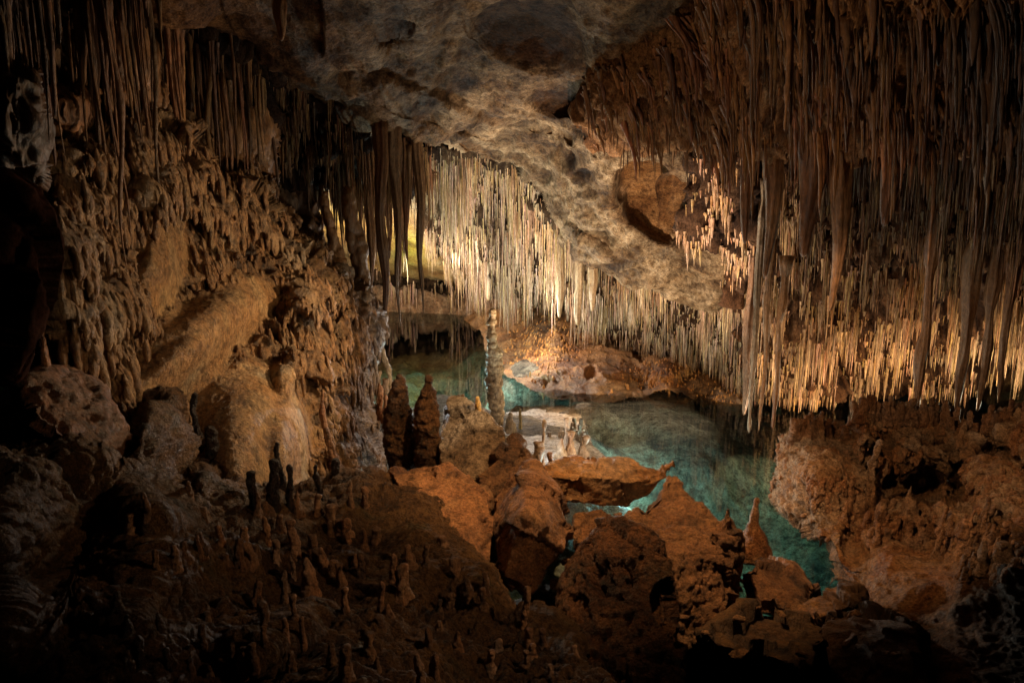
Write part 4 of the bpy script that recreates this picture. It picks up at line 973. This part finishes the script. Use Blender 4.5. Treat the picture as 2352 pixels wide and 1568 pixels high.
# ledge on the right ------------------------------------------
def rel_ledge(p, u, v):
    a, ca = rough(p, 1.4, 0.24, 5, 41.0, 0.6); k, ck = knobs(p, 9.0, 0.08, 3.0); k2, c2 = knobs(p, 22.0, 0.03, 8.0)
    f_, cf = flutes(p, 0.35, 0.08, 12, 6)
    cliff = sstep(1210, 1260, v) * sstep(2250, 2150, u)
    m = (1 - cliff) * (1 - 0.75 * sstep(2150, 2290, u) * sstep(1250, 1400, v))
    left = sstep(2000, 1900, u)
    return -0.08 + a * (1 - 0.3 * cliff) + m * (k * 0.8 + k2) + f_ * (1 - left) * m, np.clip(ca * 0.5 + m * (ck * 0.45 + c2 * 0.3 + (1 - left) * cf * 0.4), 0, 1)
def ledge_prob(p, u, v):
    return np.clip(fbm(p, 1.6, 3, off=60) + 0.15, 0, 1) * sstep(1260, 1200, v - 0.25 * (u - 2000) * (u > 2000)) + 1e-6
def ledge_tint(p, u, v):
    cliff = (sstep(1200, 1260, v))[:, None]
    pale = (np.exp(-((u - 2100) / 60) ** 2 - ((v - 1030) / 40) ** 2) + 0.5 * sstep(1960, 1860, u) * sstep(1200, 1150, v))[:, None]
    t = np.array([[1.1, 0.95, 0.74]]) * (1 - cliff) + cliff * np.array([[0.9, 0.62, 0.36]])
    far = sstep(2150, 2330, u)[:, None] * sstep(1150, 1350, v)[:, None]  # lower right end darkened in the tint, standing in for lamp falloff
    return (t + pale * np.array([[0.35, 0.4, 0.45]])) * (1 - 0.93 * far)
ledge, fl = sheet('rock_ledge', [(1768, 1142), (1785, 1080), (1800, 1010), (1850, 975), (1905, 985), (1950, 990), (1952, 945), (2000, 935), (2060, 950), (2140, 945), (2200, 965), (2250, 975), (2290, 950), (2420, 940), (2500, 1200), (2500, 1700),
    (2150, 1700), (2120, 1560), (2020, 1440), (1935, 1370), (1905, 1330), (1890, 1260), (1850, 1215), (1800, 1185)],
    [(1768, 1142, 7.6), (1785, 1080, 7.9), (1800, 1010, 8.2), (1850, 975, 8.4), (1950, 990, 8.2), (1952, 945, 8.4), (2060, 950, 8.3), (2200, 965, 8.0), (2290, 950, 7.6), (2420, 940, 7.0), (2500, 1200, 5.0), (2500, 1700, 3.4), (2150, 1700, 3.6),
     (2020, 1440, 4.9), (1935, 1370, 5.6), (1905, 1330, 5.9), (1890, 1260, 6.3), (1800, 1185, 7.2), (1880, 1100, 7.3), (1980, 1180, 6.8), (2000, 1060, 7.8), (2100, 1130, 7.5), (2200, 1130, 6.9), (2050, 1230, 6.1), (2200, 1290, 5.4), (2320, 1200, 5.6),
     (2100, 1400, 5.1), (2250, 1500, 4.2), (2330, 1080, 6.4)],
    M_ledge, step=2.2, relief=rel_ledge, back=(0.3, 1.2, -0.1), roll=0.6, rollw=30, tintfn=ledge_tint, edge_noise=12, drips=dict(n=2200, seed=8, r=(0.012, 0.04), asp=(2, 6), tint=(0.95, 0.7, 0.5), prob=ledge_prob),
    bumps=[(1885, 1090, 90, 90, 0.4, 0), (2110, 1035, 75, 55, 0.5, 20), (1990, 1000, 45, 60, 0.45, 0), (2030, 1130, 60, 75, -0.9, 0), (2140, 1125, 85, 50, -0.9, 0), (2210, 1100, 40, 60, -0.7, 0), (2300, 1030, 60, 40, -0.6, 10), (2200, 1210, 140, 30, 0.4, 20), (2270, 1070, 70, 60, 0.45, 0),
           (2230, 1020, 30, 50, 0.3, 0), (1960, 1230, 30, 60, -0.35, 0)])
tag(ledge, 'rugged rock ledge on the right, crowned with knobs and pitted above a smooth brown cliff', 'rock ledge')

# island of pale silt rock
def rel_isl(p, u, v):
    a, ca = rough(p, 2.5, 0.05, 5, 12.0); return a, ca * 0.6
isl, _ = sheet('pale_rock_shoal', [(1140, 950), (1180, 935), (1290, 930), (1330, 945), (1345, 985), (1370, 1030), (1420, 1062), (1300, 1085), (1180, 1085), (1140, 1010)],
    [(u, v, float(W(u, v, h)[1])) for u, v, h in [(1140, 950, .06), (1180, 935, -.03), (1290, 930, -.04), (1330, 945, -.04), (1345, 985, -.03), (1370, 1030, 0.03), (1420, 1062, 0.0), (1300, 1085, .25), (1180, 1085, .3), (1140, 1010, .25),
                                                   (1240, 980, .09), (1290, 1000, .12), (1300, 1050, .28), (1200, 1030, .22)]],
    M_isl, step=1.8, relief=rel_isl, back=(0, 0.1, -0.6), edge_noise=10)
tag(isl, 'pale grey rock shoal in a pool of white light behind the flat slab', 'rock shoal')

# ================================================================ STALAGMITES
def stalagmite(u, vb, vt, Y, wpx, label, tint=(1, 1, 1), mat=None, prof='taper', lump=0.3, seed=0.0, name='stalagmite', group=None, lean=0.0, rings=40, sides=18, sink=0.12, wob=0.03, lf=None, cat='stalagmite', parent=None, on=None):
    B = P(u, vb, Y)
    if on is not None: B = surf(on, u, vb); Y = B[1]
    zt = zat(vt, Y); zt = max(zt, B[2] + 0.03); Hh = zt - B[2]; r = wpx / 2 / F * Y
    t = np.linspace(0, 1, rings)
    path = B[None] + np.stack([lean * Hh * t, 0 * t, Hh * t], -1)
    path[:, 0] += wob * Hh * np.sin(t * 5 + seed); path[:, 1] += wob * Hh * np.sin(t * 4 + seed * 2)
    path[:, 0] -= path[0, 0] - B[0]
    pr = {'taper': (1 - t) ** 0.55 * 0.92 + 0.08, 'spire': np.where(t < 0.35, 0.8 + 0.2 * np.sin(t / 0.35 * math.pi / 2), (1 - (t - 0.35) / 0.65) ** 0.75 * 0.94 + 0.06),
          'post': 0.75 + 0.3 * (1 - t) ** 3 + 0.0 * t, 'bulb': 0.95 + 0.1 * np.sin(t * 7), 'column': 1.0 - 0.55 * t, 'bell': np.where(t < 0.55, 1 - 0.75 * (t / 0.55) ** 1.6, 0.25 * (1 - 0.25 * (t - .55))),
          'cone': (1 - t) * 0.9 + 0.1}[prof]
    rad = r * pr * (1 + 0.22 * vnoise(np.stack([t * Hh / max(r, .01) * 0.35, t * 0 + seed, t * 0], -1)))
    cap = np.sqrt(np.clip(1 - ((t - 0.93) / 0.07).clip(0, 1) ** 2, 0.02, 1)); rad = rad * cap
    path[0, 2] -= sink; rad[0] *= 1.35; rad[1] *= 1.12
    V, Q, a, b = tube(path, rad, sides, lump, lf or 0.9 / max(r, 0.02), seed)
    V, N, Q = remesh([tube_faces((V, Q, a, b))], max(0.0045, r / 8), 1)
    rf, cr_ = rough(V * np.array([1, 1, 1.5], np.float32), 0.35 / r, 0.30 * r, 4, seed, 0.6); kk, ck = knobs(V, 0.75 / r, 0.28 * r, seed)
    V = V + N * (rf + kk - 0.12 * r)[:, None]
    me = make_mesh(name, V, Q, tint=tint, cav=np.clip(cr_ * 0.3 + ck * 0.25 - 0.1, 0, 1))
    o = link(name, me, mat or M_stal, origin=(B[0], B[1], B[2] - sink), parent=parent)
    if parent is None: tag(o, label, cat, group)
    return o
def spire(u, vb, vt, Y, wpx, label, tint, seed):
    """a rough barnacled stalagmite with true knobs"""
    B = P(u, vb, Y); H = zat(vt, Y) - B[2]; r = wpx / 2 / F * Y
    t = np.linspace(0, 1, 30)
    pr = np.where(t < 0.45, 0.85 + 0.15 * np.sin(t / 0.45 * math.pi), (1 - (t - 0.45) / 0.55) ** 0.7)
    path = B[None] + np.stack([0.02 * np.sin(t * 6 + seed), 0 * t, H * t - 0.2 * (t == 0)], -1)
    sh = tube_faces(tube(path, np.maximum(r * pr, 0.02), 20, 0.15, 5, seed))
    V, N, Q = remesh([sh], 0.012, 1)
    a, ca = rough(V, 4.0, 0.06, 4, seed); k, ck = knobs(V, 16.0, 0.04, seed); k2, c2 = knobs(V, 38.0, 0.012, seed)
    V = V + N * (a + k + k2)[:, None]
    me = make_mesh('stalagmite', V, Q, tint=tint, cav=np.clip(ca * .5 + ck * .5 + c2 * .3, 0, 1))
    tag(link('stalagmite', me, M_dark, origin=(B[0], B[1], B[2] - 0.2)), label, 'stalagmite')
spire(922, 1085, 862, 7.6, 66, 'broad black knobbly stalagmite, left of the two big dark ones', (1.5, 1.1, 0.75), 1.0)
spire(985, 1095, 868, 7.4, 52, 'slender black knobbly stalagmite with a sharp point, right of the two big dark ones', (1.6, 1.15, 0.8), 2.0)

# tall free column with stacked collars
def tall_column():
    Y = 10.9; B = P(1140, 968, Y); H = zat(712, Y) - B[2]
    t = np.linspace(0, 1, 60)
    r0 = 20 / F * Y
    pr = np.interp(t, [0, 0.1, 0.22, 0.35, 0.5, 0.62, 0.66, 0.8, 0.95, 1], [0.75, 0.62, 0.9, 1.0, 0.92, 0.8, 0.5, 0.42, 0.3, 0.16])
    ring = 0.10 * np.sin(t * 75 + 3 * np.sin(t * 9))
    path = B[None] + np.stack([-0.07 * t + 0.015 * np.sin(t * 14), 0 * t, H * t], -1); path[0, 2] -= 0.15
    sh = tube_faces(tube(path, r0 * (pr + ring * pr), 20, 0.2, 7, 3.3))
    V, N, Q = remesh([sh], 0.010, 1)
    a, ca = rough(V * np.array([1, 1, 2.2], np.float32), 6.0, 0.035, 3, 4.0); k, ck = knobs(V, 17.0, 0.025, 5)
    V = V + N * (a + k)[:, None]
    me = make_mesh('stalagmite', V, Q, tint=(1.25, 1.1, 0.85), cav=np.clip(ca * .6 + ck * .5, 0, 1))
    tag(link('stalagmite', me, M_stal, origin=(B[0], B[1], B[2] - 0.15)), 'tallest stalagmite, cream and knobbly, rising alone from the pool at the centre', 'stalagmite')
tall_column()
S = stalagmite
S(895, 880, 752, 10.0, 13, 'thin white column rising just right of the left wall', (1.5, 1.25, 0.9), prof='post', lump=0.2, seed=1, lean=-0.08, name='stalagmite')
S(826, 668, 430, 9.9, 46, 'thick brown column reaching down to the shoulder of the left wall', (0.5, 0.34, 0.22), prof='column', lump=0.3, seed=31.7, lean=-0.04, rings=60, sides=22)
S(768, 600, 440, 9.6, 34, 'brown column at the left of the yellow lit gap', (0.6, 0.4, 0.25), prof='column', lump=0.3, seed=32, lean=-0.05, rings=50, sides=20)
S(873, 900, 852, 9.8, 16, 'short cream stalagmite beside the thin white column', (1.3, 1.0, 0.7), prof='post', seed=2)
S(886, 900, 868, 9.8, 22, 'stubby cream stalagmite at the foot of the thin white column', (1.3, 1.0, 0.7), prof='post', seed=3)
S(872, 945, 880, 9.3, 20, 'small glowing orange stalagmite nearest the hidden lamp by the left wall', (1.3, 0.7, 0.35), prof='taper', seed=4)
S(886, 950, 905, 9.2, 16, 'small orange stalagmite right of the glowing one', (1.3, 0.7, 0.35), prof='taper', seed=5)
S(1064, 936, 905, 8.2, 11, 'small grey stalagmite on the crest of the frosted boulder', (0.8, 0.75, 0.7), prof='post', seed=6)
S(1098, 930, 911, 7.5, 12, 'stubby stalagmite with a yellow cap on the peak of the cleft boulder', (1.4, 1.05, 0.5), prof='post', seed=7)
S(1196, 968, 938, 10.6, 7, 'thin greenish stalagmite with a rounded head on the shoal', (0.85, 0.85, 0.55), prof='post', seed=8)
S(1172, 975, 948, 10.4, 20, 'stubby dark sided stalagmite left on the shoal', (0.6, 0.55, 0.45), prof='taper', seed=9)
S(1246, 1068, 962, 8.2, 12, 'tall thin rod stalagmite on the shoal in the white light', (0.95, 0.85, 0.8), prof='post', lump=0.25, seed=10, wob=0.02)
S(1233, 1075, 1013, 8.1, 22, 'stout grey stalagmite at the foot of the tall thin rod', (0.7, 0.6, 0.55), prof='post', lump=0.45, seed=11)
S(1263, 1075, 1038, 7.8, 14, 'short brown post stalagmite at the left end of the flat slab', (0.9, 0.6, 0.45), prof='post', seed=12)
S(1304, 1030, 958, 9.2, 17, 'tallest stalagmite of the white lit cluster', (1.0, 0.92, 0.9), prof='post', lump=0.35, seed=13)
S(1312, 1035, 990, 9.1, 18, 'thick short stalagmite leaning on the tallest of the white lit cluster', (0.95, 0.88, 0.85), prof='post', lump=0.4, seed=14)
S(1290, 1035, 1005, 9.0, 24, 'frosted rounded stalagmite left in the white lit cluster', (0.9, 0.85, 0.8), prof='taper', lump=0.4, seed=15)
S(1340, 1035, 1000, 9.2, 18, 'dim stalagmite at the right end of the white lit cluster', (0.5, 0.42, 0.36), prof='post', lump=0.4, seed=16)
rg = np.random.default_rng(5)
for i in range(16):
    u = rg.uniform(1255, 1345); v = rg.uniform(975, 1012)
    S(u, v + 4, v - rg.uniform(8, 26), float(W(u, v + 4, .1)[1]), rg.uniform(8, 13), 'tiny grey stalagmite in the cluster on the white lit shoal', tuple(np.array([.7, .68, .68]) * rg.uniform(.6, 1.3)), prof='post', seed=i * 2.1, lump=0.35, parent=isl, name='nub', rings=14, sides=10)
S(1722, 1262, 1222, 6.9, 66, 'x', prof='cone') if False else None
# bell shaped stalagmite in dark water
B = S(1726, 1258, 1140, 6.95, 72, 'bell shaped brown stalagmite with a pale nipple top standing in the dark water', (0.75, 0.5, 0.3), mat=M_ledge, prof='bell', lump=0.22, seed=20, sides=28, rings=60, wob=0.01, lean=0.05)
# foreground stalagmites against the flowstone lobe
FGS = [(470, 1060, 900, 5.6, 18, 'tall thin dark stalagmite standing before the smooth flowstone lobe'), (487, 1090, 975, 5.5, 34, 'thick knobbly dark stalagmite just below the tall thin one'),
       (590, 1165, 1080, 5.0, 26, 'blunt black stalagmite, leftmost at the foot of the smooth lobe'), (632, 1165, 1052, 5.1, 24, 'crooked black stalagmite at the foot of the smooth lobe'),
       (650, 1120, 1014, 5.2, 16, 'thin upright dark stalagmite with a square head before the smooth lobe'), (668, 1165, 1065, 5.0, 18, 'dark stalagmite directly right of the square headed one'),
       (735, 1140, 1065, 5.5, 16, 'short dark stalagmite at the right foot of the smooth lobe'), (770, 1120, 1050, 5.9, 30, 'stout dark stalagmite on the top edge of the foreground mound'),
       (762, 1085, 895, 7.0, 20, 'slender leaning pale brown stalagmite against the left wall'),
       (1204, 1440, 1343, 4.0, 22, 'slim stalagmite rising alone in the dark gap at the lower centre'),
       (679, 1262, 1192, 4.3, 24, 'reddish rounded post stalagmite on the dark mound'), (637, 1285, 1238, 4.2, 18, 'short smooth stalagmite left of the reddish post'),
       (745, 1310, 1255, 4.1, 26, 'stubby leaning reddish stalagmite on the dark mound'), (797, 1240, 1190, 4.6, 20, 'stubby yellow brown stalagmite high on the dark mound'),
       (712, 1350, 1280, 3.9, 42, 'wide conical stalagmite on the dark mound'), (875, 1400, 1335, 3.9, 16, 'thin reddish stalagmite on the lower slope of the mound'),
       (610, 1230, 1185, 4.5, 14, 'small stalagmite at the upper left of the dark mound'), (796, 1560, 1480, 3.0, 34, 'smooth blunt stalagmite at the bottom edge of the mound'),
       (965, 1590, 1500, 3.0, 24, 'rounded stalagmite at the bottom centre edge'), (905, 1330, 1270, 4.3, 20, 'faint stalagmite in the shadow of the mound'), (675, 1320, 1270, 4.0, 16, 'dim grey stalagmite behind the wide conical one'),
       (430, 1130, 1105, 4.6, 22, 'small pale tooth of rock on the left shoulder of the mound'), (100, 790, 760, 4.2, 12, 'tiny pale spike of rock at the left edge above the rounded boulder')]
for i, (u, vb, vt, Y, wp, lab) in enumerate(FGS):
    tn = (0.85, 0.55, 0.38) if 8 <= i else (0.32, 0.22, 0.16)
    pf = 'taper' if ('conical' in lab or 'leaning' in lab or 'tooth' in lab) else ('bulb' if i in (3, 10, 14) else 'post')
    on = 'foreground_rock_mound' if (i >= 10 or i in (2, 3, 4, 5, 6)) and i != 22 else None
    if i >= 9: tn = (1.3, 0.88, 0.64)
    S(u, vb + (2 if on else 14), vt, Y, wp, lab, tn, on=on, prof=pf, lump=0.32, seed=i * 3.1 + 1, wob=0.035, mat=M_dark if i < 8 else M_wall, sink=0.1)
# ledge stalagmites
LDG = [(1995, 1150, 1010, 7.1, 22, 'tall leaning stalagmite standing in the recess of the ledge', 0.12), (2017, 1130, 1050, 7.3, 22, 'smaller stalagmite right of the tall leaning one', 0.05),
       (1995, 1185, 1115, 6.6, 16, 'slim bent stalagmite on the lower step of the ledge', 0.15), (1975, 1190, 1140, 6.5, 26, 'stout reddish stalagmite left of the slim bent one', 0.05),
       (2070, 1200, 1112, 6.3, 14, 'thin stalagmite with a pale head in the middle of the ledge', 0.1), (2085, 1200, 1140, 6.2, 36, 'wide pointed stalagmite below the pale headed one', 0.0),
       (2020, 1215, 1155, 6.3, 30, 'stubby stalagmite with a flat top on the lower step', 0.0), (2190, 1260, 1185, 5.8, 16, 'leaning stalagmite on the right part of the lower step', 0.2),
       (1941, 1140, 1118, 7.0, 14, 'small pale knob on the left shoulder of the ledge', 0.0), (1920, 1160, 1130, 7.0, 16, 'rounded knob beside the small pale one on the ledge', 0.0),
       (1888, 1000, 955, 8.2, 14, 'pointed stalagmite on the left crown of the ledge', 0.0), (2208, 1010, 968, 7.4, 16, 'reddish pointed stalagmite on the crown of the ledge', 0.1),
       (2300, 1290, 1245, 5.0, 40, 'broad pale stump at the right end of the lower step', 0.0), (2255, 1290, 1240, 5.2, 30, 'blunt stump left of the broad pale one', 0.1), (2150, 1275, 1215, 5.6, 18, 'leaning brown stump in the middle of the lower step', 0.05)]
for i, (u, vb, vt, Y, wp, lab, ln) in enumerate(LDG):
    S(u, vb, vt, Y, wp, lab, (0.85, 0.68, 0.5), mat=M_ledge, prof='taper' if i % 3 else 'post', lump=0.35, seed=i * 1.9 + 2, lean=ln, sink=0.1, on='rock_ledge')
rg = np.random.default_rng(9)
for i in range(70):      # the crown
    u = 1812 + i * 7.9 + rg.uniform(-5, 5)
    vb = np.interp(u, [1800, 1850, 1905, 1948, 1954, 2000, 2060, 2140, 2200, 2250, 2290, 2420], [1015, 980, 990, 995, 950, 940, 955, 950, 970, 980, 955, 945]) + 9
    S(u, vb, vb - 9 - 40 * rg.random() ** 2 - 6, 8, rg.uniform(11, 21), '', tuple(np.array([.75, .56, .42]) * rg.uniform(.6, 1.2)), mat=M_ledge, prof='post', seed=i * 1.1, lump=0.4, parent=ledge, name='knob', rings=16, sides=12, on='rock_ledge', sink=0.08)
for i in range(95):      # steps of the ledge
    u = rg.uniform(1930, 2330); vb = 1165 + 0.32 * (u - 1950) + rg.normal() * 38
    S(u, vb, vb - rg.uniform(14, 44), 6, rg.uniform(11, 21), '', tuple(np.array([.9, .66, .46]) * rg.uniform(.6, 1.2)), mat=M_ledge, prof='taper' if i % 2 else 'post', seed=i * 1.7, lump=0.4, parent=ledge, name='spike' if i % 2 else 'knob', rings=16, sides=12, lean=rg.uniform(-.1, .25), on='rock_ledge', sink=0.06)
cnt = 0
while cnt < 95:      # foreground mound nubs
    u = rg.uniform(250, 1330); vb = rg.uniform(1130, 1550)
    if not inpoly(np.array([u]), np.array([vb - 20]), [(250, 1150), (520, 1150), (950, 1130), (1130, 1330), (1330, 1480), (1330, 1560), (250, 1560)])[0]: continue
    cnt += 1
    S(u, vb, vb - rg.uniform(14, 55), 4, rg.uniform(15, 30), '', tuple(np.array([1.0, .70, .52]) * rg.uniform(.5, 1.2)), mat=M_wall, prof='taper' if cnt % 4 == 0 else 'post', seed=cnt * 1.3, lump=0.4, parent=fg, name='spike' if cnt % 4 == 0 else 'nub', rings=16, sides=12, on='foreground_rock_mound', sink=0.05)

# ================================================================ LAMPS of a show cave some added to brighten
def lamp(pos, col, power, r=0.08, kind='POINT', target=None, size=60, blend=0.6, name='cave_lamp'):
    l = bpy.data.lights.new(name, kind); l.color = col; l.energy = power; l.shadow_soft_size = r
    o = bpy.data.objects.new(name, l); COL.objects.link(o); o.location = Vector(pos)
    if kind == 'SPOT':
        l.spot_size = math.radians(size); l.spot_blend = blend
        d = Vector(target) - Vector(pos); o.rotation_euler = d.to_track_quat('-Z', 'Y').to_euler()
    return o
WARM = (1.0, 0.70, 0.40); ORG = (1.0, 0.45, 0.14); NEUT = (1.0, 0.84, 0.66); COOL = (0.90, 0.94, 1.0)
lamp(P(1060, 600, 17.8), (1.0, 0.90, 0.76), 90, 0.15)
lamp(P(830, 600, 19.5), (1.0, 0.87, 0.56), 360, 0.2)
lamp(P(1180, 735, 15.2), (1.0, 0.90, 0.80), 310, 0.08)
lamp(P(1130, 840, 12.5), (1.0, 0.90, 0.80), 170, 0.1, 'SPOT', P(1140, 560, 17), 70)
lamp(P(905, 735, 16), (1.0, 0.82, 0.70), 900, 0.02, 'SPOT', P(960, 665, 26), 110)
lamp(P(919, 634, 21.5), (1.0, 0.87, 0.56), 260, 0.03)
lamp(P(846, 915, 9.9), ORG, 42, 0.03)
lamp(W(1225, 1010, 0.6), COOL, 15, 0.06)
lamp(P(1290, 960, 9.6), (1.0, 0.80, 0.60), 1600, 0.08, 'SPOT', P(1430, 460, 12.0), 105)
lamp(P(1330, 870, 12.0), (1.0, 0.64, 0.34), 55, 0.1)
lamp(P(982, 900, 8.7), COOL, 14, 0.02)  # unseen lamp added to whiten the cleft boulder's crest
lamp(P(957, 560, 11.5), (0.78, 1.0, 0.94), 1300, 0.02, 'SPOT', W(960, 820), 42, 1.0)  # unseen spot added to brighten the far pool
lamp(P(1806, 968, 10.5), (1.0, 0.76, 0.48), 110, 0.03)
lamp(P(1480, 1105, 8.1), NEUT, 110, 0.08)
lamp(W(1470, 1100, -0.35), (0.72, 1.0, 1.0), 140, 0.05)
lamp(P(1640, 700, 12.0), (1.0, 0.84, 0.64), 230, 0.02, 'SPOT', W(1480, 945), 75)  # unseen spot added to light the shallow bed by the shore
lamp(W(985, 935, -0.25), (0.75, 1.0, 0.97), 520, 0.05)
lamp(W(922, 930, -0.3), (0.75, 1.0, 0.97), 380, 0.05)
lamp(P(2320, 962, 10.3), (1.0, 0.87, 0.6), 190, 0.06)
lamp(P(2050, 955, 10.6), WARM, 150, 0.08)
lamp((0.9, 5.6, 4.9), (1.0, 0.64, 0.31), 760, 0.06, 'SPOT', P(1350, 1120, 6.8), 75)
lamp((1.7, 4.8, 3.5), (1.0, 0.66, 0.37), 470, 0.06, 'SPOT', P(2060, 1060, 7.4), 72)
lamp((2.1, 5.0, 2.6), (1.0, 0.72, 0.42), 160, 0.1, 'SPOT', P(520, 760, 6.8), 66)
lamp((-0.3, 7.4, 2.7), (1.0, 0.72, 0.42), 260, 0.08, 'SPOT', P(450, 760, 6.5), 110)
lamp((-0.6, 3.4, 2.4), (1.0, 0.72, 0.46), 230, 0.12, 'SPOT', P(1820, 230, 8), 105)
lamp((1.9, 3.0, 3.0), (1.0, 0.68, 0.40), 115, 0.06, 'SPOT', P(820, 1300, 4.2), 76, 1.0)
